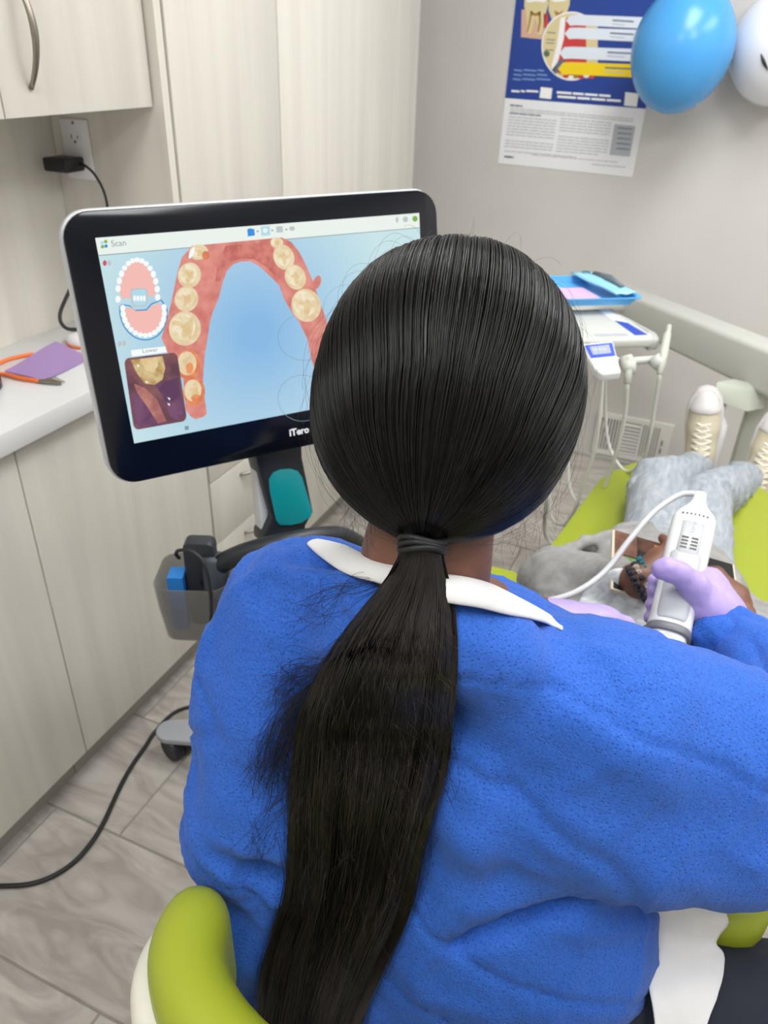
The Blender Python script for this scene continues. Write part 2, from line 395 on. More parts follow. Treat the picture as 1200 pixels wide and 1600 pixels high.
# ================================================================ things on the worktop
CT = 0.916
tq = [PZ(8,582,CT), PZ(88,538,CT), PZ(142,561,CT), PZ(68,599,CT)]
def sheet(name, q, m, thick, n=10, wav=0.0, seed=0, parent=None):
    q = [np.asarray(p) for p in q]; b = MB(); vs = []; r = np.random.default_rng(seed); ph = r.uniform(0,6,4)
    for i in range(n+1):
        for j in range(n+1):
            u, v = i/n, j/n; p = q[0]*(1-u)*(1-v)+q[1]*u*(1-v)+q[2]*u*v+q[3]*(1-u)*v
            p = p + np.array([0,0,wav*(0.5+0.5*math.sin(5*u+ph[0])*math.sin(4*v+ph[1]))]); vs.append(p)
    fs = [(i*(n+1)+j,(i+1)*(n+1)+j,(i+1)*(n+1)+j+1,i*(n+1)+j+1) for i in range(n) for j in range(n)]
    k = len(vs); vs = vs + [p+np.array([0,0,thick]) for p in vs]
    fs2 = [tuple(x+k for x in f[::-1]) for f in fs]
    rim = [i*(n+1) for i in range(n+1)] + [n*(n+1)+j for j in range(1,n+1)] + [i*(n+1)+n for i in range(n-1,-1,-1)] + [j for j in range(n-1,0,-1)]
    fs3 = [(rim[i], rim[(i+1) % len(rim)], rim[(i+1) % len(rim)]+k, rim[i]+k) for i in range(len(rim))]
    b.add(vs, fs+fs2+fs3); return obj(name, b, m, parent, smooth=False)
napkin = sheet('paper_bib', [p+np.array([0,0,0.0005]) for p in tq], mat('lilac_paper', (166,136,188), 0.8, bump=0.1, bscale=300), 0.003, wav=0.004)
tag(napkin, 'folded lilac paper bib lying on the white worktop', 'paper bib')
t = thing('bib_chain', 'orange rubber bib strap with a metal clip on the white worktop', 'bib clip', tuple(PZ(20,575,CT)))
orange = mat('orange_rubber', (238,116,50), 0.45)
pp = [PZ(-30,600,CT), PZ(-14,580,CT), PZ(2,570,CT), PZ(20,563,CT), PZ(44,558,CT), PZ(52,556,CT)]
pp = [np.array([p[0],p[1],CT+0.0045]) for p in pp]
obj('strap', MB().tube(smooth_path(pp, 6), 0.004, 8), orange, t, smooth=True)
pp = [PZ(-30,600,CT), PZ(-8,590,CT), PZ(8,588,CT), PZ(30,594,CT), PZ(62,599,CT)]
pp = [np.array([p[0],p[1],CT+0.0045]) for p in pp]
obj('strap', MB().tube(smooth_path(pp, 6), 0.004, 8), orange, t, smooth=True)
c0 = PZ(62,599,CT); c1 = PZ(102,603,CT); dv = c1-c0; cl = obj('clip', MB().tube([c0+[0,0,0.005], c0+dv*0.3+[0,0,0.006], c0+dv*0.85+[0,0,0.004]], [0.004,0.0055,0.003], 6).tube([c0+dv*0.25+[0,0,0.009], c0+dv*0.6+[0,0,0.013], c0+dv*1.0+[0,0,0.008]], [0.002,0.004,0.0018], 6), steel, t)
q = PZ(-22,608,CT)
cup = thing('dark_pot', 'dark glossy round pot beside the orange strap on the worktop', 'pot', (q[0],q[1],CT))
obj('pot', MB().lathe([(0.028,0.0005),(0.030,0.004),(0.030,0.03),(0.0285,0.034)], (q[0],q[1],CT), n=28), mat('navy_gloss', (22,24,40), 0.2), cup, smooth=True)
obj('lid', MB().lathe([(0.0288,0.0343),(0.0288,0.04),(0.026,0.043)], (q[0],q[1],CT), n=28), black_p, cup, smooth=True)
# white dispenser with dark lead, half hidden by the screen
q = PZ(140,535,CT)
t = thing('curing_dock', 'small white glossy dock with an orange base line behind the monitor, on the worktop', 'dock', (q[0],q[1],CT))
obj('shell', MB().lathe([(0.045,0.001),(0.047,0.012),(0.040,0.022),(0.02,0.03),(0.004,0.032)], (q[0],q[1],CT), n=28), plastic_w, t, smooth=True)
obj('ring', MB().lathe([(0.0475,0.0008),(0.0485,0.003),(0.0475,0.006)], (q[0],q[1],CT), n=28), orange, t, smooth=True)
obj('lead', MB().tube(smooth_path([(q[0],q[1]-0.01,CT+0.032),(q[0]-0.03,q[1]-0.03,CT+0.036),(q[0]-0.05,q[1]-0.02,CT+0.06),(q[0]-0.045,q[1]+0.02,CT+0.11)], 6), 0.004, 8), cable_b, t, smooth=True)
# ================================================================ vent grille
vent_m = mat('vent_white', (226,225,221), 0.45); vent_d = mat('vent_dark', (120,119,116), 0.8)
vx0, vx1, vz0, vz1 = -0.348, -0.046, 0.028, 0.212; VY = FY-0.013
t = thing('vent_grille', 'white metal air vent grille low on the grey far wall', 'vent', ((vx0+vx1)/2,FY,vz0))
obj('backing', MB().box((vx0+0.01,FY-0.004,vz0+0.01),(vx1-0.01,FY-0.001,vz1-0.01)), vent_d, t)
b = MB(); fw = 0.02
for lo, hi in [((vx0,vz0),(vx1,vz0+fw)),((vx0,vz1-fw),(vx1,vz1)),((vx0,vz0+fw),(vx0+fw,vz1-fw)),((vx1-0.05,vz0+fw),(vx1,vz1-fw)),((vx0+0.095,vz0+fw),(vx0+0.105,vz1-fw)),((vx0+0.178,vz0+fw),(vx0+0.188,vz1-fw))]:
    b.box((lo[0],VY-0.004,lo[1]),(hi[0],FY-0.001,hi[1]))
obj('frame', b, vent_m, t)
for s0, s1 in ((vx0+0.022,vx0+0.094),(vx0+0.19,vx1-0.052)):
    for k in range(6):
        x = s0+(k+0.5)*(s1-s0)/6
        obj('slat', MB().box((x-0.0032,VY-0.003,vz0+fw),(x+0.0032,VY+0.004,vz1-fw)), vent_m, t)
for k in range(9):
    z = vz0+fw+0.004+k*(vz1-vz0-2*fw-0.004)/9
    obj('slat', MB().add([(vx0+0.105,VY-0.005,z),(vx0+0.178,VY-0.005,z),(vx0+0.178,VY+0.006,z+0.011),(vx0+0.105,VY+0.006,z+0.011)],[(0,1,2,3)]).box((vx0+0.105,VY-0.006,z-0.002),(vx0+0.178,VY-0.004,z+0.002)), vent_m, t, fixn=False)
for z in (0.085, 0.12): obj('lever', MB().box((vx1-0.034,VY-0.012,z),(vx1-0.029,VY-0.004,z+0.02)), vent_d, t)
# ================================================================ poster
PYY = FY-0.002
def Q(px, py, dy=0.0): p = PY(px, py, PYY-dy); return p
bl, br = Q(778,255), Q(988,277)
pw = br-bl; upv = np.array([0,0,1.0]); pxd = _n([pw[0],0,pw[2]]); pud = np.array([-pxd[2],0,pxd[0]]); PW = np.linalg.norm(pw); PH = PW*1.42
poster = thing('poster', 'blue and white printed dental poster taped to the grey far wall', 'poster', tuple(bl))
obj('sheet', MB().prism([bl, br, br+pud*PH, bl+pud*PH], (0,0.0012,0)), mat('poster_white', (240,241,244), 0.35), poster)
pm = [mat('print_blue', (20,62,150), 0.3), mat('print_bone', (222,207,158), 0.3), mat('print_pale', (226,234,244), 0.3), mat('print_red', (206,58,62), 0.3),
      mat('print_yellow', (248,214,10), 0.3), mat('print_grey', (186,189,196), 0.4), mat('print_dark', (96,104,128), 0.4), mat('print_root', (164,122,46), 0.4),
      mat('print_gum', (216,176,150), 0.4), mat('print_white', (246,246,246), 0.4), mat('print_green', (86,116,70), 0.4), mat('print_midblue', (120,150,205), 0.4)]
b = MB()
def pp_(pts, mi, L): b.poly([Q(x,y,0.0006+0.0002*L) for x,y in pts], mi)
def uv(px, py): p = Q(px,py)-bl; return p.dot(pxd), p.dot(pud)
def upt(u, v, L): return bl + pxd*u + pud*v - np.array([0,0.0006+0.0002*L,0])
u0, vb = uv(788,153); b.poly([upt(0,vb,0), upt(PW,vb,0), upt(PW,PH,0), upt(0,PH,0)], 0)
# teeth drawings at the top
pp_([(815,15),(814,58),(852,62),(852,15)],8,1)
pp_([(820,-8),(819,10),(822,22),(824,36),(823,50),(829,54),(833,38),(836,28),(841,40),(840,54),(847,54),(850,36),(853,20),(857,6),(856,-8)],1,2)
pp_([(822,-30),(820,-2),(826,4),(838,2),(850,4),(856,-2),(855,-30)],9,3)
for a in ([(829,17),(832,17),(828,38),(825,50),(823,50),(826,36)],[(842,19),(845,17),(845,36),(842,50),(840,50),(842,36)],[(829,17),(836,21),(845,17),(843,24),(836,25),(830,23)]): pp_(a,7,4)
pp_([(858,-8),(857,16),(862,30),(872,40),(884,24),(890,8),(891,-8)],1,2); pp_([(858,-30),(857,-2),(866,3),(880,2),(891,-2),(890,-30)],9,3)
pp_([(866,16),(874,20),(880,16),(876,26),(868,24)],7,4)
pp_([(850,22),(856,20),(857,40),(849,44)],3,2)
# magnifier circle
def ell_pts(cx, cy, rx, ry, n=40, rot=0.0): return [(cx+rx*math.cos(a)*math.cos(rot)-ry*math.sin(a)*math.sin(rot), cy+rx*math.cos(a)*math.sin(rot)+ry*math.sin(a)*math.cos(rot)) for a in np.linspace(0,2*math.pi,n,endpoint=False)]
pp_(ell_pts(893,72,47,54),9,5); pp_(ell_pts(893,72,45,51.5),1,6)
pp_([(884,28),(915,26),(917,122),(896,122),(866,112),(874,80),(880,50)],3,7)
pp_([(876,28),(884,26),(881,60),(873,92),(866,110),(861,106),(870,70)],9,8)
pp_([(917,38),(934,40),(934,98),(917,96)],1,8); pp_([(934,30),(942,40),(942,104),(934,100)],0,8)
pp_([(872,96),(884,90),(880,104),(868,116),(862,110)],6,8)
for k in range(6): pp_(ell_pts(884+8*k,119+1.5*(k%2),5,3,8),[3,9,7,3,9,3][k],9)
pp_(ell_pts(854,84,5,5,12),10,8)
for k,yy in enumerate((50,61,66,77)): pp_([(855-k,yy),(868-k,yy+1),(868-k,yy+2.4),(855-k,yy+1.4)],6,8)
for i,(x0,y0,y1,mi) in enumerate([(884,24,40,2),(882,44,61,2),(874,74,92,2),(872,98,117,4)]):
    ym = (y0+y1)/2; pp_([(x0,ym),(x0+8,y0-0.5),(x0+20,y0-1),(1010,y0+3),(1010,y1+5),(x0+18,y1-0.5),(x0+7,y1)],mi,11)
    for yy, a, c, mm in [(y0+4,957-i*4,990,6),(y0+10,957-i*4,976,5)]: pp_([(a,yy+2.5),(c,yy+4.5),(c,yy+(7 if yy==y0+4 else 6)),(a,yy+(5 if yy==y0+4 else 4.2))],mm,12)
for k in range(3):
    for a,c in ((803,816),(818,838),(840,850+6*k)): pp_([(a+(-k),108+7*k),(c-k,109.5+7*k),(c-k,112+7*k),(a-k,110.5+7*k)],11,3)
for k,(a,c) in enumerate([(799,812),(814,820),(822,841)]): pp_([(a,140.5),(c,141.5),(c,144.5),(a,143.5)],9,3)
pp_([(845,136),(863,138),(861,155),(843,153)],9,3); pp_([(977,144),(998,146),(995,167),(975,165)],9,3)
for r_,(segs) in enumerate([[(870,893),(895,912),(914,934),(936,954)],[(871,900),(902,922),(924,946),(948,970)]]):
    for a,c in segs: pp_([(a,142.5+6.5*r_+(a-870)*0.07),(c,142.5+6.5*r_+(c-870)*0.07),(c,146+6.5*r_+(c-870)*0.07),(a,146+6.5*r_+(a-870)*0.07)],9,3)
# small print
def tl(x0, x1, y, h, mi):
    s = 0.088
    x = x0
    while x < x1:
        c = min(x+random.uniform(5,15), x1); pp_([(x,y+(x-x0)*s),(c,y+(c-x0)*s),(c,y+h+(c-x0)*s),(x,y+h+(x-x0)*s)],mi,1); x = c+1.2
tl(797,816,163,2.5,6)
for k in range(2): tl(797,990,168.5+3.6*k,1.4,5)
tl(796,845,175.5,2,6)
for k in range(11):
    if k != 7: tl(795-0.7*k,870-0.7*k,181.5+4.6*k,1.5,5)
for k in range(12):
    if k != 5: tl(876-0.7*k,956-0.7*k-(14 if k==11 else 0),184.5+4.6*k,1.5,5)
pp_([(960,194),(993,197),(984,245),(952,242)],5,1)
for k in range(5): pp_([(965,199+8*k),(988-k,201+8*k),(988-k,202.5+8*k),(965-k,200.5+8*k)],6,2)
tl(788,900,235,1.5,5); tl(830,965,241,1.3,5); tl(788,803,243,3,6); tl(925,977,256,1.5,5)
obj('print', b, pm, poster, fixn=False)
# ================================================================ balloons
def balloon(name, px, py, d, rpx, hpx, m, label, tilt=0.0):
    c = P(px, py, d); r = rpx*d/FPX; h = hpx*d/FPX
    t = thing(name, label, 'balloon', tuple(c))
    prof = []
    for i in range(33):
        a = -math.pi/2+math.pi*i/32; z = math.sin(a); rr = math.cos(a)*(1-0.10*max(z,0)**1.5+0.03*z)
        prof.append((max(rr*r,0.0008), z*h))
    ax = _n([tilt,0,1.0])
    prof[-1] = (0.006, h*1.0); prof += [(0.005,h*1.02),(0.012,h*1.07),(0.013,h*1.08)]
    bo = obj('skin', MB().lathe(prof, c, ax, 48), m, t, smooth=True)
    top = c+ax*h*1.05
    obj('string', MB().tube([top, (top[0],top[1],CEIL-0.005)], 0.0012, 6), plastic_w, t)
    return t, c, r, h
balloon('balloon', 1066, 76, 2.35, 77, 92, mat('blue_latex', (78,160,226), 0.25, spec=0.45, sss=0.0), 'shiny sky-blue balloon hanging in front of the poster', tilt=0.08)
wt, wc, wr, wh = balloon('balloon', 1222, 72, 2.36, 77, 84, mat('white_latex', (238,238,242), 0.15, spec=0.6), 'glossy white balloon with a black printed line, beside the blue one')
bp = []                                            # the printed black curve, wrapped on the balloon
for i in range(9):
    s = i/8; q0 = np.array([1189+7*s+4*s*s, 84+26*s]); r0 = ray(*q0); oc = CAM-wc; A = r0/np.array([wr,wr,wh]); B = oc/np.array([wr,wr,wh])
    aa, bb, cc = A.dot(A), 2*A.dot(B), B.dot(B)-1; disc = bb*bb-4*aa*cc
    bp.append(CAM+r0*((-bb-math.sqrt(max(disc,0)))/(2*aa)))
obj('printed_line', MB().tube(bp, [0.001+0.004*math.sin(math.pi*i/8) for i in range(9)], 6), black_p, wt, smooth=True)
# ================================================================ scanner cart with monitor
mTL, mTR, mBL = np.array([-0.733,0.781,1.277]), np.array([-0.447,1.162,1.277]), np.array([-0.692,0.750,1.014])
mu_ = _n(mTR-mTL); mv_ = mTL-mBL; mv_ = _n(mv_-mu_*mv_.dot(mu_)); mn_ = np.cross(mu_, mv_); mC = (mTR+mBL)/2
def S(px, py, w=0.0):                              # pixel -> point on the screen plane
    r = ray(px, py); t_ = (mC-CAM).dot(mn_)/r.dot(mn_); return CAM+r*t_+mn_*w
def M3(u, v, w): return mC+mu_*u+mv_*v+mn_*w
SW, SH = 0.476, 0.268
cart = thing('intraoral_scanner_cart', 'black scanner monitor on a wheeled grey stand showing a dental scan', 'scanner', (-0.60,1.06,0))
bez = mat('black_glass', (8,12,22), 0.12, spec=0.45); silver = mat('silver_plastic', (190,192,196), 0.35, metal=0.3); greyp = mat('cart_grey', (158,160,166), 0.45)
dkgrey = mat('cart_charcoal', (30,33,38), 0.45)
def rrect(u0, u1, v0, v1, r, n=8):
    out = []
    for cx, cy, a0 in ((u1-r,v0+r,-90),(u1-r,v1-r,0),(u0+r,v1-r,90),(u0+r,v0+r,180)):
        for i in range(n+1):
            a = math.radians(a0+90*i/n); out.append((cx+r*math.cos(a), cy+r*math.sin(a)))
    return out
bu0, bu1, bv0, bv1 = -0.275, 0.271, -0.190, 0.166
panel = obj('screen_panel', MB().prism([M3(u,v,-0.010) for u,v in rrect(bu0,bu1,bv0,bv1,0.035)], mn_*0.0085), bez, cart, bevel=0.0015)
obj('rim', MB().prism([M3(u,v,-0.030) for u,v in rrect(bu0-0.003,bu1+0.003,bv0-0.003,bv1+0.003,0.038)], mn_*0.0195), silver, cart, bevel=0.003)
obj('rear_cover', MB().prism([M3(u,v,-0.055) for u,v in rrect(bu0+0.06,bu1-0.06,bv0+0.05,bv1-0.05,0.03)], mn_*0.0245), greyp, cart, bevel=0.006)
# ---- what the display shows
em = [emat('ui_bg', (150,192,226)), emat('ui_bar', (232,240,234)), emat('gum_light', (224,146,134), 1, (200,112,104), 55, (0.35,0.7)), emat('tooth_cream', (233,214,178), 1, (214,186,140), 70, (0.4,0.75)),
      emat('tooth_light', (240,228,200), 1, (226,206,164), 90), emat('tooth_groove', (226,204,158), 1, (220,190,140), 90), emat('ui_blue', (36,140,222)), emat('ui_paleblue', (176,216,232)),
      emat('ui_grey', (186,196,196)), emat('ui_green', (120,176,72)), emat('map_pink', (242,186,178)), emat('map_white', (246,250,250)), emat('map_outline', (66,140,196)),
      emat('inset_dark', (96,60,74), 1, (142,92,92), 34, (0.35,0.7)), emat('inset_tooth', (212,190,140), 1, (180,144,84), 80), emat('inset_pink', (190,130,116), 1, (160,98,96), 50), emat('ui_line', (130,150,150)),
      emat('ui_red', (214,70,90)), emat('gum_dark', (188,98,92), 1, (212,128,116), 60), emat('tooth_orange', (232,150,96), 1, (214,120,84), 90), emat('inset_purple', (120,78,108), 1, (92,56,88), 40)]
bgm = em[0]; nt = bgm.node_tree                     # the display's own backdrop, paler towards its rim
tc = nt.nodes.new('ShaderNodeTexCoord'); vm = nt.nodes.new('ShaderNodeVectorMath'); vm.operation = 'DISTANCE'
cpt = ROOT[cart.name].inverted() @ Vector(S(400,520)); vm.inputs[1].default_value = cpt
rp = nt.nodes.new('ShaderNodeValToRGB'); rp.color_ramp.elements[0].position = 0.02; rp.color_ramp.elements[0].color = lin((132,182,226)); rp.color_ramp.elements[1].position = 0.23; rp.color_ramp.elements[1].color = lin((198,226,230))
nt.links.new(tc.outputs['Object'], vm.inputs[0]); nt.links.new(vm.outputs['Value'], rp.inputs[0]); nt.links.new(rp.outputs[0], nt.nodes['Principled BSDF'].inputs['Emission Color'])
sb = MB()
def sp(pts, mi, L): sb.poly([S(x,y,0.0004+0.00012*L) for x,y in pts], mi)
def su(pts, mi, L): sb.poly([M3(u,v,0.0004+0.00012*L) for u,v in pts], mi)
def sline(pts, wpx, mi, L):
    pts = [np.array(p, float) for p in pts]
    for a, c in zip(pts[:-1], pts[1:]):
        d = c-a; nn = np.array([-d[1],d[0]]); nn = nn/(np.linalg.norm(nn)+1e-9)*wpx/2; sp([a+nn,c+nn,c-nn,a-nn], mi, L)
su([(-SW/2,-SH/2),(SW/2,-SH/2),(SW/2,SH/2),(-SW/2,SH/2)], 0, 0)
su([(-SW/2,SH/2-0.0205),(SW/2,SH/2-0.0205),(SW/2,SH/2),(-SW/2,SH/2)], 1, 1)
su([(-SW/2,SH/2-0.0215),(SW/2,SH/2-0.0215),(SW/2,SH/2-0.0205),(-SW/2,SH/2-0.0205)], 16, 2)
for (x,y), mi in zip([(159.5,379.5),(165,377.5),(160,385.5),(165.5,384.5)], [7,9,9,6]): sp(ell_pts(x,y,2.8,2.8,10), mi, 3)
o0 = S(174,385.5,0.0008); dx_ = _n(S(200,383,0.0008)-o0); dy_ = np.cross(mn_, dx_)
text_mesh(sb, 'Scan', lambda x,y: o0+dx_*x+dy_*y, 0.0105, 16)
sp([(386,358.5),(390,356.5),(397,358),(398,368),(387,369.5)], 6, 3)
for x,y in ((402.5,361.5),(425.5,360),(447.5,358.5)): sp([(x-1.5,y-2),(x+2,y),(x-1.5,y+2)], 16, 3)
sp([(407,354),(421,353),(422,367.5),(408,368.5)], 7, 3); sp(ell_pts(414,360,4,4,10), 1, 4)
sp([(431,354),(441,353.5),(442,363),(432,363.5)], 8, 3); sp(ell_pts(456,357,4.5,3.6,10), 8, 3)
for x, mi in ((620,8),(633,8),(648,9)): sp(ell_pts(x,343.5-(x-620)*0.06,4.2 if x>625 else 2.2,4.5,14), mi, 3)
# main jaw scan
sp([(300,384),(440,371),(455,378),(468,395),(478,415),(489,440),(499,470),(509,498),(520,540),(520,600),(494,588),(486,560),(480,530),(468,505),(455,487),(443,466),(436,446),(420,430),(405,416),(390,408),(376,408.5),(364,413),(354,424),(348,440),(344,456),(340,470),(332,488),(327,508),(324,530),(320,552),(318,575),(317,600),(320,625),(323,646),(318,651),(305,655),(297,650),(290,640),(286,590),(264,556),(252,528),(262,495),(270,460),(276,430),(284,402)], 2, 3)
sp([(352,384),(420,378),(432,398),(440,420),(430,432),(414,416),(396,405),(376,404),(360,410),(350,424),(344,440),(336,440),(340,412)], 18, 4)
sp([(318,400),(332,410),(334,440),(322,470),(318,500),(312,480),(316,440)], 2, 5)
sp(ell_pts(495,441,6,11,12,0.3), 2, 4)
for cx, cy, rx, ry, rot, c1 in [(310,394,15,12,-0.15,3),(295.5,430,18,20,0.25,3),(291,467,18.5,20,0.2,3),(288.5,513,25,27,0.05,3),(294,570,19,24,0,19),(303,612,17,22,0.05,19),
                            (443,402,16,20,-0.35,3),(461,433,16,20,-0.35,3),(478,477,23,26,-0.25,3),(432,379,10,8,0,3)]:
    sp(ell_pts(cx,cy,rx,ry,28,rot), c1, 6); sp(ell_pts(cx-rx*0.12,cy-ry*0.1,rx*0.78,ry*0.78,24,rot), 4 if c1==3 else 3, 7)
    sp(ell_pts(cx+rx*0.05,cy+ry*0.1,rx*0.22,ry*0.5,16,rot+0.25), 5, 8); sp(ell_pts(cx,cy-ry*0.05,rx*0.5,ry*0.13,16,rot+0.5), 5, 8)
sp(ell_pts(321,399,6,7,14), 19, 9); sp(ell_pts(299,395,3,10,12,0.4), 11, 9); sp(ell_pts(296,575,6,9,12), 19, 9); sp(ell_pts(306,622,8,6,12), 19, 9)
sp(ell_pts(297,512,4,18,14,0.1), 5, 9); sp(ell_pts(276,505,9,4,14,0.2), 5, 9)
# small jaw map
def arch(cx, cy, rx, ry, a0, a1, n, rot): return [(cx+rx*math.cos(a)+rot*ry*math.sin(a), cy+ry*math.sin(a)) for a in np.linspace(a0,a1,n)]
up_ = arch(215,461,28,53,math.pi*1.0,math.pi*2.0,24,0.02); sp(up_+[(243,461),(240,462),(222,464),(222,455),(206,455),(206,466),(190,466)], 10, 3)
for i,(x,y) in enumerate(arch(215,461,31,55,math.pi*0.985,math.pi*2.02,15,0.02)): sp(ell_pts(x,y+(4 if i==0 else 0),4.2,5.6 if 4>i or i>10 else 4.2,10), 11, 4)
lo_ = arch(224,487,29,36,0.0,math.pi,22,0.06); sp([(x,y) for x,y in arch(224,487,38,45,-0.15,math.pi*1.06,26,0.06)]+[(190,475),(203,477),(210,484),(228,483),(236,474),(252,468)], 12, 3)
sp([(x,y) for x,y in arch(224,487,36,43,-0.12,math.pi*1.04,26,0.06)]+[(192,477),(203,479),(210,486),(229,485),(237,476),(251,470)], 7, 4)
sp(lo_+[(196,481),(206,481),(212,486),(230,485),(238,477),(250,473)], 10, 5)
for i,(x,y) in enumerate(arch(224,485,32.5,39,-0.12,math.pi*1.03,15,0.06)): sp(ell_pts(x,y,4.2,5.4 if 4>i or i>10 else 4.0,10), 11, 6)
sp([(203,455),(207,451),(226,450),(230,454),(231,472),(227,478),(210,480),(205,475)], 8, 7); sp([(205,456),(208,453),(225,452),(228,455),(229,471),(226,476),(211,478),(207,474)], 7, 8)
for k in range(4): sp(ell_pts(210+5*k,466,2.2,5,8), 11, 9)
for x,y,mi in ((163.5,411,17),(170.5,411,8),(187,537,8),(194,536,8)): sp(ell_pts(x,y,3.2,4.6,8), mi, 3)
sp([(204,547),(258,541),(260,550),(206,557)], 11, 10)
o1 = S(222,551.5,0.0017); dx1 = _n(S(245,549,0.0017)-o1); dy1 = np.cross(mn_, dx1)
text_mesh(sb, 'Lower', lambda x,y: o1+dx1*x+dy1*y, 0.008, 16)
# camera inset
A0, A1, A2, A3 = [np.array(p, float) for p in ((193,560),(276,550),(292,657),(209,672))]
def ins(a, c): return tuple(A0*(1-a)*(1-c)+A1*a*(1-c)+A2*a*c+A3*(1-a)*c)
rr = rrect(0,1,0,1,0.09,5); sp([ins(a,c) for a,c in rr], 13, 10)
sp([ins(a,c) for a,c in [(0.05,0.5),(0.25,0.5),(0.6,0.98),(0.1,0.98),(0.03,0.9)]], 20, 11); sp([ins(a,c) for a,c in [(0.5,0.42),(0.95,0.36),(0.98,0.9),(0.85,0.97),(0.7,0.9),(0.62,0.6)]], 20, 11)
sp([ins(a,c) for a,c in [(0.12,0.36),(0.3,0.44),(0.5,0.62),(0.62,0.95),(0.46,0.97),(0.3,0.7),(0.16,0.5)]], 15, 12)
sp([ins(a,c) for a,c in [(0.12,0.03),(0.72,0.03),(0.74,0.2),(0.66,0.36),(0.5,0.42),(0.32,0.38),(0.2,0.22)]], 14, 12); sp([ins(a,c) for a,c in [(0.3,0.03),(0.62,0.03),(0.62,0.16),(0.5,0.24),(0.36,0.2)]], 5, 13)
for a,c in ((0.22,0.1),(0.33,0.34),(0.7,0.62),(0.68,0.7)): sp([ins(a,c), ins(a+0.05,c+0.02), ins(a+0.03,c+0.05)], 11, 14)
for cx, cy, rx in ((474,527,40),(472,622,38)): sline(ell_pts(cx,cy,rx,36,36), 0.7, 16, 2)
sp([(288,666),(294,665),(295,671),(289,672)], 16, 3)
disp = obj('display', sb, em, panel, fixn=False)
lb = MB(); o2 = S(452.5,681.5,0.0002); dx2 = _n(S(480,676,0.0002)-o2); dy2 = np.cross(mn_, dx2)
text_mesh(lb, 'iTero', lambda x,y: o2+dx2*x+dy2*y, 0.0145, 0, bold=0.0005)
obj('logo', lb, emat('logo_white', (245,247,250), 0.9), panel, fixn=False)
# ---- neck, post, handle, base
def MP(px, py, w): r = ray(px, py); t_ = (mC+mn_*w-CAM).dot(mn_)/r.dot(mn_); return CAM+r*t_
nk = [(398,640),(470,640),(473,716),(490,800),(478,822),(478,852),(412,852),(412,838),(425,808),(400,716)]
nk_pts = [MP(x,y,-0.045) for x,y in nk]
obj('neck', MB().prism(nk_pts, -mn_*0.05), dkgrey, cart, bevel=0.004)
tq_ = [(419,748),(425,737),(436,732),(452,731),(464,735),(471,745),(486,795),(485,806),(470,816),(452,820),(436,820),(430,812),(420,765)]
obj('teal_cradle', MB().prism([MP(x,y,-0.0449) for x,y in tq_], mn_*0.006), mat('teal_plastic', (0,140,146), 0.35), cart, bevel=0.003)
obj('grey_strip', MB().prism([MP(x,y,-0.062) for x,y in ((399,712),(406,712),(432,860),(411,860))], -mn_*0.03), mat('strip_grey', (200,201,203), 0.4), cart, bevel=0.002)
hub = MP(445,835,-0.075); px_, py_ = -0.70, 1.10
obj('post', MB().tube(smooth_path([(px_,py_,0.09),(px_,py_,0.3),(px_+0.02,py_-0.01,0.55),(hub[0]-0.02,hub[1]+0.01,0.78),tuple(hub)],6), 0.03, 20), greyp, cart, smooth=True)
hz = hub[2]+0.0
hr = [P(322,905,1.20),P(345,882,1.17),P(372,868,1.15),P(405,857,1.14),P(445,848,1.14),P(500,838,1.17),P(535,838,1.22),P(560,850,1.3)]
obj('handle', MB().tube(smooth_path(hr,6), 0.0150, 14), dkgrey, cart, smooth=True)
hb = P(342,905,1.19); obj('handle_grip', MB().tube(smooth_path([P(336,868,1.17),P(338,900,1.18),P(342,940,1.2),P(352,975,1.22)],5), [0.020]*16, 12), mat('grip_grey',(70,76,84),0.5), cart, smooth=True)
bz = 0.085; tip = PZ(243,1138,bz); cdir = _n([tip[0]-px_, tip[1]-py_, 0])
bc = np.array([px_,py_,0.0])
obj('base_hub', MB().lathe([(0.03,0.07),(0.075,0.072),(0.075,0.10),(0.035,0.12)], bc, n=28), greyp, cart, smooth=True)
wheel_m = mat('caster_rubber', (24,26,34), 0.4)
Lg = np.linalg.norm((tip-bc)[:2]); Lg = min(max(Lg, 0.2), 0.5)
for k in range(5):
    a = math.atan2(cdir[1],cdir[0])+2*math.pi*k/5; d = np.array([math.cos(a),math.sin(a),0]); s_ = np.array([-d[1],d[0],0])
    e = bc+d*Lg; pts = [bc+s_*0.03, bc-s_*0.03]+[e-d*0.035+np.array([0,0,0])+0.033*(d*math.cos(q)+s_*math.sin(q)) for q in np.linspace(-math.pi/2,math.pi/2,9)]
    pts = [p+np.array([0,0,0.07]) for p in pts]
    lg = obj('leg', MB().prism(pts, (0,0,0.016)), greyp, cart, bevel=0.004)
    cc = e-d*0.045
    w_ = obj('caster', MB().lathe([(0.006,-0.024),(0.03,-0.024),(0.033,-0.018),(0.033,-0.005),(0.028,-0.004),(0.028,0.004),(0.033,0.005),(0.033,0.018),(0.03,0.024),(0.006,0.024)], (cc[0],cc[1],0.0335), s_*0.8+d*0.6, 24).lathe([(0.009,0.02),(0.009,0.072)], (cc[0],cc[1],0), n=10), wheel_m, lg, smooth=False)
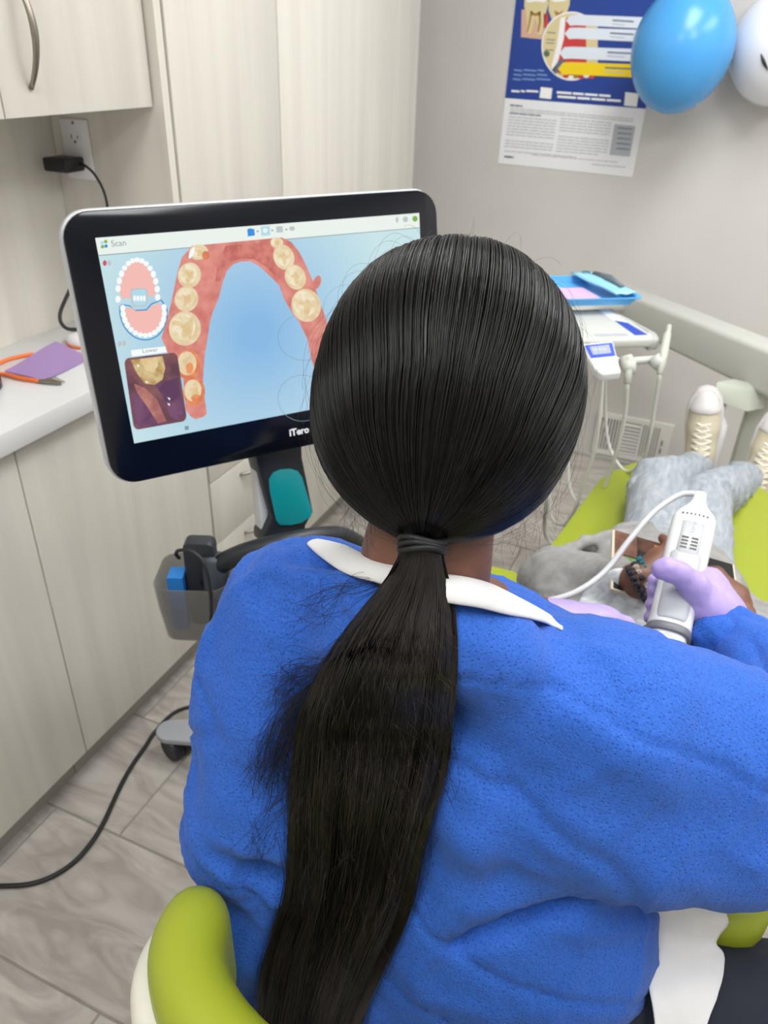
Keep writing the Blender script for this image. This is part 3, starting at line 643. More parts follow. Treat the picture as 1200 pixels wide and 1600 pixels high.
# basket on the handle
bk_c = P(308,930,1.20)
ux = _n(np.array([RW[0,0],RW[1,0],0])); uy = np.array([-ux[1],ux[0],0.0])
smoke = mat('smoky_plastic', (120,118,112), 0.2, alpha=0.5, spec=0.5)
def BK(a, b_, c): return bk_c+ux*a+uy*b_+np.array([0,0,c])
b = MB()
def ring(sx, sy, z, off=0.0): return [BK(u*sx+off, v*sy, z) for u,v in rrect(-1,1,-1,1,0.45,4)]
lv = [(0.030,0.030,-0.066),(0.046,0.042,-0.055),(0.052,0.047,0.0),(0.055,0.050,0.045)]
r_in = []; n_ = 20
for sx,sy,z in lv: r_in.append(ring(sx,sy,z))
for sx,sy,z in lv[::-1]: r_in.append(ring(sx-0.002,sy-0.002,z+(0.003 if z<-0.06 else 0)))
vs = [p for r in r_in for p in r]; fs = []
for i in range(len(r_in)-1):
    for j in range(n_): fs.append((i*n_+j,i*n_+(j+1)%n_,(i+1)*n_+(j+1)%n_,(i+1)*n_+j))
fs += [tuple(range(n_))[::-1], tuple((len(r_in)-1)*n_+j for j in range(n_))]
b.add(vs, fs); obj('basket', b, smoke, cart, smooth=False)
obj('basket_bracket', MB().tube([BK(0.052,0.0,0.02), BK(0.08,0.0,0.02)], 0.010, 8), dkgrey, cart)
t = thing('remote_box', 'tall black plastic battery pack standing in the smoky basket', 'battery', tuple(BK(0.01,0,-0.06)))
obj('case', MB().prism([BK(0.004+u,0.0,0.01+v) for u,v in rrect(-0.018,0.028,-0.068,0.085,0.010,4)], uy*0.026), mat('charcoal_box',(44,46,52),0.45), t, bevel=0.002)
obj('lead', MB().tube(smooth_path([P(280,872,1.15),P(275,866,1.14),P(280,860,1.13),P(300,862,1.12),P(318,880,1.12),P(328,920,1.13),P(330,960,1.14),P(326,990,1.16),P(316,1010,1.18),P(310,1020,1.2)],6), 0.0028, 8), cable_b, t, smooth=True)
t = thing('wipe_box', 'small bright blue carton inside the smoky basket', 'carton', tuple(BK(-0.035,0,-0.06)))
obj('carton', MB().prism([BK(-0.040+u,-0.012,-0.012+v) for u,v in rrect(0,0.024,-0.046,0.052,0.001,1)], uy*0.03), mat('carton_blue',(40,130,214),0.5), t)
# floor cable
cp = [(345,1116),(280,1121),(243,1143),(228,1165),(207,1195),(190,1225),(176,1255),(163,1283),(146,1312),(120,1343),(88,1366),(52,1380),(15,1384),(-40,1383),(-120,1375)]
cpt = [PZ(x,y,0.0062) for x,y in cp]; cpt = [np.array([p[0],p[1],0.0058]) for p in cpt]
cpt[0][2] = 0.05; cpt[1][2] = 0.03
fc = obj('floor_cable', MB().tube(smooth_path(cpt,6), 0.0052, 10), cable_b, smooth=True); tag(fc, 'black power cable snaking over the floor tiles from the scanner base', 'cable')
# ================================================================ the clinician
gown_m = mat('blue_gown', (38,82,170), 0.8, spec=0.2, sheen=0.08, c2=(52,102,194), scale=(420,420,420), detail=4, ramp=(0.3,0.7))
nt = gown_m.node_tree; bsdf = nt.nodes['Principled BSDF']     # embossed dots of the non-woven cloth
tc = nt.nodes.new('ShaderNodeTexCoord'); vo = nt.nodes.new('ShaderNodeTexVoronoi'); vo.inputs['Scale'].default_value = 270; vo.inputs['Randomness'].default_value = 0.55
nt.links.new(tc.outputs['Object'], vo.inputs['Vector'])
mr = nt.nodes.new('ShaderNodeMapRange'); mr.inputs[1].default_value = 0.0; mr.inputs[2].default_value = 0.35; nt.links.new(vo.outputs['Distance'], mr.inputs[0])
cr = nt.nodes.new('ShaderNodeTexNoise'); cr.inputs['Scale'].default_value = 42; cr.inputs['Detail'].default_value = 5; nt.links.new(tc.outputs['Object'], cr.inputs['Vector'])
ad = nt.nodes.new('ShaderNodeMath'); ad.operation = 'MULTIPLY_ADD'; ad.inputs[1].default_value = 1.6; nt.links.new(cr.outputs['Fac'], ad.inputs[0]); nt.links.new(mr.outputs[0], ad.inputs[2])
bp_ = nt.nodes.new('ShaderNodeBump'); bp_.inputs['Strength'].default_value = 0.6; bp_.inputs['Distance'].default_value = 0.0022
nt.links.new(ad.outputs[0], bp_.inputs['Height']); nt.links.new(bp_.outputs[0], bsdf.inputs['Normal'])
skin_m = mat('brown_skin', (112,72,56), 0.5, c2=(96,60,46), scale=(30,30,30), bump=0.04, bscale=300)
white_cloth = mat('white_cotton', (214,213,213), 0.85, bump=0.06, bscale=260)
glove_m = mat('lilac_nitrile', (166,146,200), 0.42, c2=(176,156,208), scale=(20,20,20), bump=0.12, bscale=90)
navy = mat('navy_trousers', (22,27,42), 0.85, bump=0.08, bscale=120)
hair_m = mat('black_hair', (6,5,5), 0.31, spec=0.4)
hair_b = mat('dark_brown_hair', (19,14,13), 0.36, spec=0.5)

HC = P(700,612,0.60)                               # centre of the head of hair
FWD = _n([-0.18,0.93,-0.22])
EX, EY, EZ = RW[:,0], -RW[:,1], -RW[:,2]           # head frame of the lofted hair shape
sil = [(710,376),(665,381),(620,395),(580,420),(548,453),(520,500),(499,560),(488,620),(488,665),(499,715),(522,758),(556,796),(600,828),(640,846),(672,849),(706,846),(760,836),(806,815),(845,783),(876,735),(898,680),(909,630),(910,580),(900,530),(881,483),(850,440),(814,407),(765,384)]
sil_c = np.array([700.0,612.0]); sa = []
for x, y in sil: sa.append((math.atan2(-(y-612), x-700), math.hypot(x-700, y-612)*0.60/FPX))
sa.sort(); SA = np.array(sa); SA = np.vstack([SA[-3:]-[2*math.pi,0], SA, SA[:3]+[2*math.pi,0]])
def rho(phi): return np.interp(phi, SA[:,0], SA[:,1])
def hair_surf(D, lift=0.0):                        # unit directions in (EX,EY,EZ) -> points
    phi = np.arctan2(D[:,1], D[:,0]); r = rho(phi)+lift; c = np.sqrt(np.maximum(1-D[:,2]**2, 0))
    dz = np.where(D[:,2] > 0, 0.090, 0.112)+lift
    return HC + (r*c*np.cos(phi))[:,None]*EX + (r*c*np.sin(phi))[:,None]*EY + (dz*D[:,2])[:,None]*EZ
# --- joints
nk0 = P(664,880,0.655); nk1 = P(680,780,0.635)
shL, shR = P(462,965,0.745), P(955,1120,0.715)
elL, elR = P(400,1270,0.80), P(1300,1235,0.785)
wrL, wrR = P(828,962,0.93), P(1150,995,0.985)
hipL, hipR = np.array([-0.20,0.50,0.60]), np.array([-0.04,0.49,0.60])
knL, knR = np.array([-0.33,0.88,0.53]), np.array([0.32,0.655,0.54])
anL, anR = np.array([-0.36,0.80,0.10]), np.array([0.36,0.58,0.10])
def hand_right(F, o=0.0):                          # closed on the scanner wand
    wr = P(1150,995,0.985)
    F.chain([wr, P(1122,968,0.985), P(1096,938,0.985)], [0.027+o,0.029+o,0.030+o], 0.02)
    F.ell(P(1100,948,0.99), (0.040+o,0.036+o,0.030+o), k=0.02)
    F.ell(P(1106,915,1.0), (0.020+o,0.020+o,0.022+o), k=0.02)
    F.chain([P(1102,950,0.965), P(1084,915,0.955), P(1062,896,0.948), P(1040,889,0.946), P(1030,890,0.946)], [0.020+o,0.0155+o,0.0125+o,0.0115+o,0.0095+o], 0.012)
    for i, (ya, yb, yc) in enumerate([(902,893,905),(918,912,922),(934,934,943),(950,958,964)]):
        F.chain([P(1112+2*i,ya,1.005), P(1098,ya-4,1.035), P(1062,yb,1.052), P(1034,yc,1.032), P(1022-2*i,yc+1,1.012)], [0.0125+o,0.012+o,0.0112+o,0.0102+o,0.009+o], 0.006)
def hand_left(F, o=0.0):
    F.chain([P(822,965,0.93), P(850,972,0.93), P(885,978,0.93)], [0.024+o,0.025+o,0.028+o], 0.02)
    F.ell(P(910,985,0.93), (0.045+o,0.034+o,0.026+o), k=0.02); F.ell(P(945,975,0.93), (0.022+o,0.022+o,0.02+o), k=0.02)
    for i in range(4):
        F.chain([P(955+3*i,972+9*i,0.925+0.012*i), P(975+3*i,978+9*i,0.935+0.012*i), P(990+2*i,996+8*i,0.95+0.012*i), P(996,1018+6*i,0.96+0.012*i)], [0.0125+o,0.012+o,0.0108+o,0.009+o], 0.006)
    F.chain([P(895,1005,0.91), P(930,1030,0.90), P(960,1048,0.91)], [0.016+o,0.013+o,0.010+o], 0.012)
# --- body (one continuous surface; mostly inside its clothes)
FB = Field((-0.52,0.28,-0.01), (0.48,1.12,1.43), 0.009)
skull = HC + FWD*0.012
fr = np.cross(FWD, [0,0,1]); fr = _n(fr); fu = np.cross(fr, FWD)
def hp(r, u, f): return skull+fr*r+fu*u+FWD*f
FB.ell(skull, (0.074,0.092,0.084), [fr,FWD,fu], 0.02)
FB.ell(hp(0,-0.055,0.045), (0.055,0.055,0.06), [fr,FWD,fu], 0.03)
FB.cone(hp(0,-0.01,0.092), hp(0,-0.035,0.108), 0.009, 0.014, 0.012); FB.ell(hp(0,-0.066,0.094), (0.024,0.010,0.010), [fr,FWD,fu], 0.01); FB.ell(hp(0,-0.098,0.078), (0.025,0.022,0.02), [fr,FWD,fu], 0.02)
for s in (-1,1):
    FB.ell(hp(s*0.077,-0.02,-0.005), (0.010,0.018,0.03), [fr,FWD,fu], 0.008); FB.ell(hp(s*0.031,-0.005,0.088), (0.015,0.012,0.010), [fr,FWD,fu], 0.006, cut=True); FB.ell(hp(s*0.031,-0.005,0.076), (0.013,0.013,0.012), [fr,FWD,fu], 0.003)
FB.chain([nk1+FWD*0.01, nk0, P(680,960,0.72)], [0.052,0.052,0.052], 0.015)
chest = np.array([-0.165,0.60,0.90]); waist = np.array([-0.14,0.55,0.78]); pelv = np.array([-0.12,0.50,0.60])
FB.ell(chest, (0.145,0.095,0.15), k=0.05).ell(waist, (0.125,0.09,0.16), k=0.05).ell(pelv, (0.155,0.11,0.11), k=0.05)
FB.chain([shL, P(600,985,0.745), P(740,1060,0.745), shR], [0.042,0.042,0.042,0.042], 0.03)
FB.chain([shL, elL, wrL], [0.044,0.036,0.026], 0.02); FB.chain([shR, elR, wrR], [0.044,0.036,0.026], 0.02)
hand_right(FB, -0.003); hand_left(FB, -0.003)
for h_, k_, a_ in ((hipL,knL,anL),(hipR,knR,anR)):
    FB.chain([h_, k_, a_], [0.082,0.055,0.036], 0.03); FB.chain([a_-[0,0,0.04], a_+np.array([0,0.12,-0.065])], [0.036,0.026], 0.02)
V, Qd = FB.mesh(2); person = npmesh('person', V, Qd, skin_m)
tag(person, 'clinician in a blue gown and lilac gloves, long black ponytail, seated with back turned', 'person')
# --- gown
FG = Field((-0.56,0.26,0.36), (0.42,1.08,1.20), 0.0065)
FG.ell((-0.165,0.60,0.90), (0.185,0.120,0.135), k=0.05)
FG.ell((-0.145,0.565,0.84), (0.20,0.128,0.20), k=0.06)
FG.ell((-0.145,0.525,0.67), (0.245,0.135,0.17), k=0.06)
FG.ell((-0.13,0.52,0.54), (0.235,0.16,0.10), k=0.06)
FG.chain([P(610,952,0.735), P(470,957,0.745)], [0.052,0.064], 0.04)
FG.chain([P(540,942,0.69), P(605,966,0.655), P(690,988,0.643), P(765,1020,0.66), P(845,1098,0.69)], [0.040,0.040,0.040,0.037,0.042], 0.03)
FG.chain([P(955,1425,0.83), P(968,1520,0.86), P(975,1650,0.90)], [0.028,0.03,0.034], 0.04)
FG.chain([P(690,1005,0.715), P(830,1098,0.71), P(955,1138,0.715)], [0.042,0.050,0.072], 0.03)
FG.chain([P(470,957,0.745), P(435,1080,0.77), P(402,1262,0.80)], [0.064,0.070,0.068], 0.04)
FG.chain([P(402,1262,0.80), P(470,1265,0.87), P(640,1130,0.91), P(810,975,0.925)], [0.066,0.06,0.052,0.040], 0.03)
FG.chain([P(955,1112,0.715), P(1100,1165,0.735), P(1300,1240,0.785)], [0.078,0.074,0.075], 0.05)
FG.chain([P(890,1260,0.715), P(1010,1290,0.725), P(1150,1290,0.74), P(1290,1280,0.775)], [0.055,0.060,0.064,0.066], 0.04)
FG.chain([P(1100,1300,0.735), P(900,1310,0.73), P(780,1370,0.745), P(705,1440,0.77)], [0.05,0.036,0.026,0.012], 0.022)
FG.chain([P(1300,1235,0.79), P(1240,1110,0.86), P(1165,1010,0.955)], [0.072,0.062,0.046], 0.02)
FG.chain([hipL, np.array([-0.29,0.74,0.545])], [0.12,0.10], 0.05)
FG.chain([P(350,1330,0.80), P(360,1450,0.83), P(420,1560,0.87)], [0.022,0.030,0.04], 0.05)
FG.chain([P(705,1440,0.772), P(690,1520,0.80), P(688,1640,0.85)], [0.012,0.020,0.02], 0.03)      # hanging back fold
# folds: ridges and creases laid over the cloth
for pts, r in [([P(420,880,0.70),P(520,905,0.685),P(600,930,0.68)],0.010), ([P(345,1120,0.745),P(370,1230,0.745),P(420,1330,0.76)],0.013), ([P(330,1000,0.735),P(345,1120,0.74),P(350,1250,0.745)],0.010),
               ([P(760,1200,0.68),P(740,1300,0.70),P(705,1440,0.76)],0.014), ([P(900,1120,0.64),P(980,1160,0.645),P(1060,1230,0.665)],0.010), ([P(1180,1120,0.70),P(1150,1230,0.69),P(1100,1370,0.70)],0.012),
               ([P(560,950,0.66),P(545,1010,0.66),P(500,1080,0.685)],0.009), ([P(425,1200,0.74),P(450,1300,0.755),P(440,1400,0.775)],0.012), ([P(440,1380,0.77),P(400,1480,0.81),P(440,1570,0.83)],0.015),
               ([P(830,1450,0.80),P(840,1540,0.83),P(830,1640,0.86)],0.012), ([P(950,1430,0.81),P(960,1530,0.845),P(965,1640,0.87)],0.013)]:
    FG.chain(pts, [r*0.4]+[r]*(len(pts)-2)+[r*0.3], 0.03)
for pts, r in [([P(330,1345,0.735),P(400,1368,0.745),P(470,1380,0.755)],0.012), ([P(720,1462,0.745),P(800,1425,0.735),P(905,1392,0.735)],0.012), ([P(470,870,0.69),P(520,880,0.68)],0.012)]:
    FG.chain(pts, [r*0.6]+[r]*(len(pts)-2)+[r*0.6], 0.02, cut=True)
def gown_disp(V):
    r1 = snoise(V*[1,1,0.7], 9, 41, 1); r2 = snoise(V*[0.8,1,1.1], 14, 47, 1); r3 = snoise(V*[1.2,1,0.5], 20, 52, 1)
    return 0.0045*np.exp(-(r1/0.10)**2)-0.0040*np.exp(-(r2/0.09)**2)+0.0025*np.exp(-(r3/0.12)**2)+0.0014*snoise(V*[1,1,0.6], 24, 3, 3)+0.0008*snoise(V, 60, 8, 2)
V, Qd = FG.mesh(1); V = V+vnormals(V,Qd)*gown_disp(V)[:,None]
gown = npmesh('gown', V, Qd, gown_m, person); gown['label'] = 'blue embossed disposable gown'
gbvh = BVHTree.FromPolygons([Vector(v) for v in V], [tuple(q) for q in Qd])
def gdepth(px, py, default):                       # camera depth of the gown's surface under a pixel
    r = ray(px, py); L = np.linalg.norm(r); h = gbvh.ray_cast(Vector(CAM), Vector(r/L))
    return h[3]/L if h[0] is not None else default
# cuff roll of the right sleeve
FC = Field(P(1140,1010,0.98)-0.16, P(1140,1010,0.98)+0.16, 0.004)
ca, cb = P(1190,1035,0.945), P(1118,990,0.975)
FC.chain([ca, cb], [0.050,0.044], 0.01); FC.cone(cb+(cb-ca)*0.1, cb+(cb-ca)*1.2, 0.0335, 0.0335, 0.004, cut=True)
soft('sleeve_cuff', FC, gown_m, person, 2, lambda V: 0.002*snoise(V*[1,1,1],60,5))
wc_ = [P(1160,1010,0.975), P(1118,978,0.983), P(1100,965,0.986)]
FW = Field(P(1130,985,0.98)-0.08, P(1130,985,0.98)+0.08, 0.003); FW.chain([P(1150,1000,0.98), P(1112,968,0.986)], [0.0355,0.0345], 0.005)
soft('coat_cuff', FW, white_cloth, person, 2)
# gloves
FR = Field(P(1080,930,1.0)-0.12, P(1080,930,1.0)+0.12, 0.0025); hand_right(FR, 0.0); soft('glove', FR, glove_m, person, 2, lambda V: 0.0006*snoise(V,90,2))
FL = Field(P(910,985,0.94)-0.13, P(910,985,0.94)+0.13, 0.0028); hand_left(FL, 0.0); soft('glove', FL, glove_m, person, 2, lambda V: 0.0006*snoise(V,90,3))
# trousers, shoes
FT = Field((-0.5,0.3,0.06), (0.46,1.0,0.72), 0.009); FT.ell(pelv, (0.17,0.125,0.11), k=0.04)
for h_, k_, a_ in ((hipL,knL,anL),(hipR,knR,anR)): FT.chain([h_, k_, a_+[0,0,0.02]], [0.09,0.072,0.058], 0.03)
soft('trousers', FT, navy, person, 2, lambda V: 0.003*snoise(V,30,6))
for a_ in (anL, anR):
    FS = Field(a_-[0.07,0.1,0.1], a_+[0.07,0.24,0.06], 0.005)
    FS.chain([a_+[0,-0.02,-0.05], a_+[0,0.10,-0.06], a_+[0,0.15,-0.065]], [0.046,0.040,0.032], 0.02); FS.cone(a_+[0,-0.01,-0.05], a_+[0,0,0], 0.046, 0.044, 0.02); FS.rbox(a_+[0,0.05,-0.17], (0.2,0.3,0.0735), 0.001, cut=True)
    soft('shoe', FS, mat('black_clog', (26,26,28), 0.4), person, 2)
# lab coat: collar and the skirt hanging over the right thigh
def band(name, top, bot, m, parent, thick=0.003, n=6, push=0.0):
    A = smooth_path(top, n); B = smooth_path(bot, n); k = min(len(A), len(B)); rows = 5; vs = []
    for i in range(k):
        for j in range(rows):
            s = j/(rows-1); p = A[i]*(1-s)+B[i]*s + EZ*(0.006*math.sin(math.pi*s))+EY*(0.003*math.sin(math.pi*s)); vs.append(p)
    vs = np.array(vs); Q_ = np.array([(i*rows+j,i*rows+j+1,(i+1)*rows+j+1,(i+1)*rows+j) for i in range(k-1) for j in range(rows-1)])
    o = npmesh(name, vs, Q_, m, parent); md = o.modifiers.new('solid','SOLIDIFY'); md.thickness = thick; md.offset = 0; s2 = o.modifiers.new('sub','SUBSURF'); s2.levels = 1; s2.render_levels = 1
    return o
top = [(505,846,0.76),(540,853,0.695),(568,866,0.650),(602,880,0.619),(640,890,0.603),(680,896,0.600),(722,901,0.607),(762,911,0.632),(800,930,0.675),(850,958,0.745),(872,975,0.80)]
bot = [(478,850,0.76),(499,870,0.69),(540,897,0.638),(595,913,0.606),(648,930,0.590),(700,943,0.588),(750,951,0.600),(795,962,0.628),(830,968,0.665),(858,976,0.725),(880,985,0.79)]
def fit(x, y, d): g = gdepth(x, y, d+0.006); return P(x, y, min(d, g-0.005))
col_o = band('lab_coat_collar', [P(*q) for q in top], [fit(*q) for q in bot], white_cloth, person, 0.004)
# coat skirt
rows_ = [[(1000,1385,0.83),(1045,1390,0.83),(1085,1395,0.84),(1115,1400,0.86)],[(1003,1430,0.84),(1050,1425,0.835),(1095,1430,0.835),(1136,1438,0.85)],[(1008,1480,0.85),(1050,1472,0.85),(1085,1475,0.855),(1116,1468,0.86)],
         [(1012,1540,0.86),(1055,1525,0.86),(1098,1512,0.87),(1130,1496,0.88)],[(1020,1590,0.87),(1050,1580,0.875),(1090,1575,0.885),(1118,1560,0.90)],[(1020,1640,0.88),(1045,1650,0.89),(1075,1640,0.90),(1092,1625,0.915)]]
gr = []
cols_ = [smooth_path([P(*rows_[i][j]) for i in range(6)], 5) for j in range(4)]
for i in range(len(cols_[0])): gr.append(smooth_path([cols_[j][i] for j in range(4)], 6))
gr = np.array(gr); a_, b_ = gr.shape[:2]; vv = gr.reshape(-1,3)
tro = [o for o in person.children if o.name.startswith('trousers')][0]
tbvh = BVHTree.FromPolygons([v.co for v in tro.data.vertices], [tuple(p.vertices) for p in tro.data.polygons])
for i_ in range(len(vv)):                           # the cloth lies on the thigh
    dv_ = vv[i_]-CAM; L_ = np.linalg.norm(dv_); h_ = tbvh.ray_cast(Vector(CAM), Vector(dv_/L_))
    if h_[0] is not None and h_[3] < L_+0.016: vv[i_] = CAM+dv_/L_*(h_[3]-0.016)
vr_ = np.linalg.norm(vv-CAM, axis=1).reshape(a_, b_); lim_ = vr_.copy()
for _ in range(12):
    p_ = np.pad(vr_, 1, 'edge'); vr_ = np.minimum((p_[:-2,1:-1]+p_[2:,1:-1]+p_[1:-1,:-2]+p_[1:-1,2:])/4, lim_)
vv = CAM+(vv-CAM)/np.linalg.norm(vv-CAM, axis=1)[:,None]*vr_.reshape(-1,1); vv = vv+EZ*(0.003+0.012*np.exp(-(snoise(vv*[1.3,1,0.6],22,11,1)/0.22)**2)+0.003*snoise(vv,60,12))[:,None]
Q_ = np.array([(i*b_+j,i*b_+j+1,(i+1)*b_+j+1,(i+1)*b_+j) for i in range(a_-1) for j in range(b_-1)])
o = npmesh('lab_coat_skirt', vv, Q_, white_cloth, person); md = o.modifiers.new('solid','SOLIDIFY'); md.thickness = 0.002
# --- hair
n1, n2 = 96, 48; D = []
for i in range(n2+1):
    t_ = -math.pi/2+math.pi*i/n2
    for j in range(n1): a = 2*math.pi*j/n1-math.pi; D.append((math.cos(t_)*math.cos(a), math.cos(t_)*math.sin(a), math.sin(t_)))
D = np.array(D); V = hair_surf(D, -0.003)
Qh = np.array([(i*n1+j, i*n1+(j+1) % n1, (i+1)*n1+(j+1) % n1, (i+1)*n1+j) for i in range(n2) for j in range(n1)])
# keep the face free: drop cap faces in front of the hairline
fc_ = V[Qh].mean(1)-skull; ff = fc_@FWD; uu = fc_@fu; keep = ~((ff > 0.035) & (uu < 0.055+0.0*ff)) 
cap = npmesh('hair', V, Qh[keep], hair_m, person); cap['label'] = 'sleek black hair pulled back'
def strands(name, paths, rad, m, parent, sides=3):
    paths = np.asarray(paths); N, K = paths.shape[:2]; T = np.gradient(paths, axis=1); T /= np.linalg.norm(T, axis=2, keepdims=True)+1e-9
    ref = np.array([0.31,0.2,0.93]); X = np.cross(T, ref); X /= np.linalg.norm(X, axis=2, keepdims=True)+1e-9; Y = np.cross(T, X)
    rr_ = rad if np.ndim(rad) == 2 else np.full((N,K), rad); vs = []
    for s in range(sides):
        q = 2*math.pi*s/sides; vs.append(paths+rr_[...,None]*(X*math.cos(q)+Y*math.sin(q)))
    Vv = np.stack(vs, 2).reshape(-1,3); base = (np.arange(N)[:,None]*K+np.arange(K-1)[None,:])*sides; Qs = []
    for s in range(sides):
        s2 = (s+1) % sides; Qs.append(np.stack([base+s, base+s2, base+sides+s2, base+sides+s], -1).reshape(-1,4))
    return npmesh(name, Vv, np.concatenate(Qs), m, parent, kind='stuff')
Tt = _n([-0.17,-0.96,0.22]); Qq = _n([0.10,0.55,-0.83])
Mm = (Qq+Tt)/2; ax_ = _n(Tt-Qq); hh_ = np.linalg.norm(Tt-Qq)/2; e1 = _n(Mm); e2 = np.cross(ax_, e1)
def hair_curve(psi, s):                             # circles through forehead point and tie
    e = math.cos(psi)*e1+math.sin(psi)*e2; me_ = Mm.dot(e); r = math.sqrt(max(1-Mm.dot(Mm)+me_**2, 1e-6))
    a0 = math.atan2(me_, -hh_) % (2*math.pi); a1 = math.atan2(me_, hh_); a = a0+(a1-a0)*s
    d = Mm[None]+np.outer(r*np.cos(a), ax_)+np.outer(-me_+r*np.sin(a), e); return d/np.linalg.norm(d, axis=1)[:,None]
N = 5200; K = 22; paths = np.zeros((N,K,3)); rads = np.zeros((N,K))
clump = rng.uniform(-math.pi, math.pi, 420)
for i in range(N):
    psi = rng.uniform(-math.pi, math.pi); c_ = clump[np.argmin(np.abs(clump-psi))]; s0 = rng.uniform(0.02,0.22) if rng.random() < 0.75 else rng.uniform(0.1,0.5)
    s = np.linspace(s0, 0.992, K); pull = 0.45*np.sin(np.pi*np.clip(s,0,1))
    pm_ = psi+(c_-psi)*pull.mean()
    d = hair_curve(pm_, s)+0.006*np.sin(s*rng.uniform(3,9)+rng.uniform(0,6))[:,None]*rng.normal(size=3); d /= np.linalg.norm(d,axis=1)[:,None]
    paths[i] = hair_surf(d, rng.uniform(-0.002,0.0012)); rads[i] = 0.00034*np.interp(np.linspace(0,1,K),[0,0.1,0.9,1],[0.2,1,1,0.8])*rng.uniform(0.7,1.4)
bad = ((paths-skull)@FWD > 0.045) & ((paths-skull)@fu < 0.05)
for i in range(N):                                  # trim at the hairline
    if bad[i].any():
        k0_ = np.max(np.nonzero(bad[i])[0])+1
        if k0_ < K-3: paths[i] = np.stack([np.interp(np.linspace(k0_,K-1,K), np.arange(K), paths[i][:,c]) for c in range(3)], 1)
        else: paths[i] = paths[i-1]
strands('hair_strands', paths, rads, hair_m, cap)
# flyaways around the head
fl = []
for i in range(170):
    psi = rng.uniform(-math.pi, math.pi); s0 = rng.uniform(0.1,0.75); s = np.linspace(s0, min(s0+rng.uniform(0.12,0.4),0.98), 14); d = hair_curve(psi, s)
    lift = rng.uniform(0.002,0.016)*np.sin(np.linspace(0.1,rng.uniform(1.5,3.0),14)); wv = rng.normal(size=3)*0.05
    d = d+np.outer(np.linspace(0,1,14)**1.5, wv); d /= np.linalg.norm(d,axis=1)[:,None]; base_ = hair_surf(d, 0.0); fl.append(base_+(base_-HC)/np.linalg.norm(base_-HC,axis=1)[:,None]*lift[:,None])
for i in range(64):                                # loose wisps below the hairline, both sides of the neck
    side = rng.random() < 0.5; x0 = rng.uniform(535,580) if side else rng.uniform(780,880); y0 = (790+rng.uniform(-10,10)) if side else 840-(x0-780)*0.75
    x1 = x0+rng.normal()*14; y1 = y0+rng.uniform(25,75); dd = 0.60+rng.uniform(-0.01,0.02); pp = smooth_path([P(x0,y0,dd),P((x0+x1)/2+rng.normal()*6,(y0+y1)/2,dd),P(x1,y1,dd)],7)[:14]; fl.append(np.array(pp))
strands('flyaway_hair', np.array(fl), 0.00008, hair_m, cap)
# ponytail
cx_ = [(846,660,28),(870,658,31),(900,655,42),(940,640,62),(990,622,84),(1050,604,101),(1120,586,110),(1200,578,110),(1280,562,98),(1350,553,88),(1420,540,86),(1500,506,82),(1570,486,72),(1640,470,62),(1720,455,50)]
CX = np.array(cx_, float); ys_ = np.linspace(846,1720,30)
_yf = np.linspace(700,1900,601); _k = np.hanning(61); _k /= _k.sum()
cxs = np.interp(ys_, _yf, np.convolve(np.pad(np.interp(_yf, CX[:,0], CX[:,1]),30,'edge'), _k, 'valid')); hws = np.interp(ys_, CX[:,0], CX[:,2]); hws2 = np.interp(ys_, _yf, np.convolve(np.pad(np.interp(_yf, CX[:,0], CX[:,2]),30,'edge'), _k, 'valid')); _b = np.clip((ys_-880)/120,0,1); hws = hws*(1-_b)+hws2*_b
gd = np.zeros((30,41)); ag = np.linspace(-1.6,1.6,41)
for i in range(30):
    for j in range(41): gd[i,j] = gdepth(cxs[i]+ag[j]*hws[i], ys_[i], 0.60+0.00027*(ys_[i]-846))
g0 = gd.copy()
for sh in ((1,0),(-1,0),(0,1),(0,-1)): gd = np.minimum(gd, np.roll(g0, sh, (0,1)) if True else gd)
gd[0] = g0[0]; gd[-1] = g0[-1]
for _ in range(3):                                  # the hair bridges small folds
    g2 = gd.copy(); g2[1:-1] = (gd[:-2]+gd[1:-1]*2+gd[2:])/4; gd = g2; g2 = gd.copy(); g2[:,1:-1] = (gd[:,:-2]+gd[:,1:-1]*2+gd[:,2:])/4; gd = np.minimum(g2, g0)
tie_d = 0.572
hang = np.clip((ys_-850)/330,0,1); hang = hang*hang*(3-2*hang)
def tail_pt(a, b_, i):                               # a across, b_ thickness 0..1, i row (arrays)
    k = np.arange(len(ys_)) if i is None else i
    base = np.array([np.interp(a[n], ag, gd[n]) for n in range(len(ys_))]); th = np.interp(ys_, [846,900,1050,1300,1720], [0.016,0.022,0.034,0.032,0.02])
    b1 = base-0.004; b2 = base*hang+(tie_d+0.012+0.0002*(ys_-846))*(1-hang); base = -np.log(np.exp(-160*b1)+np.exp(-160*b2))/160; d = base-b_*th*np.sqrt(np.maximum(1-np.clip(a,-1,1)**2,0.0))
    return d
N = 5200; paths = np.zeros((N,30,3)); rads = np.zeros((N,30))
ck = [(rng.uniform(-1,1), rng.uniform(0,6.28), rng.uniform(0.04,0.20), rng.uniform(-0.22,0.20)) for _ in range(52)]
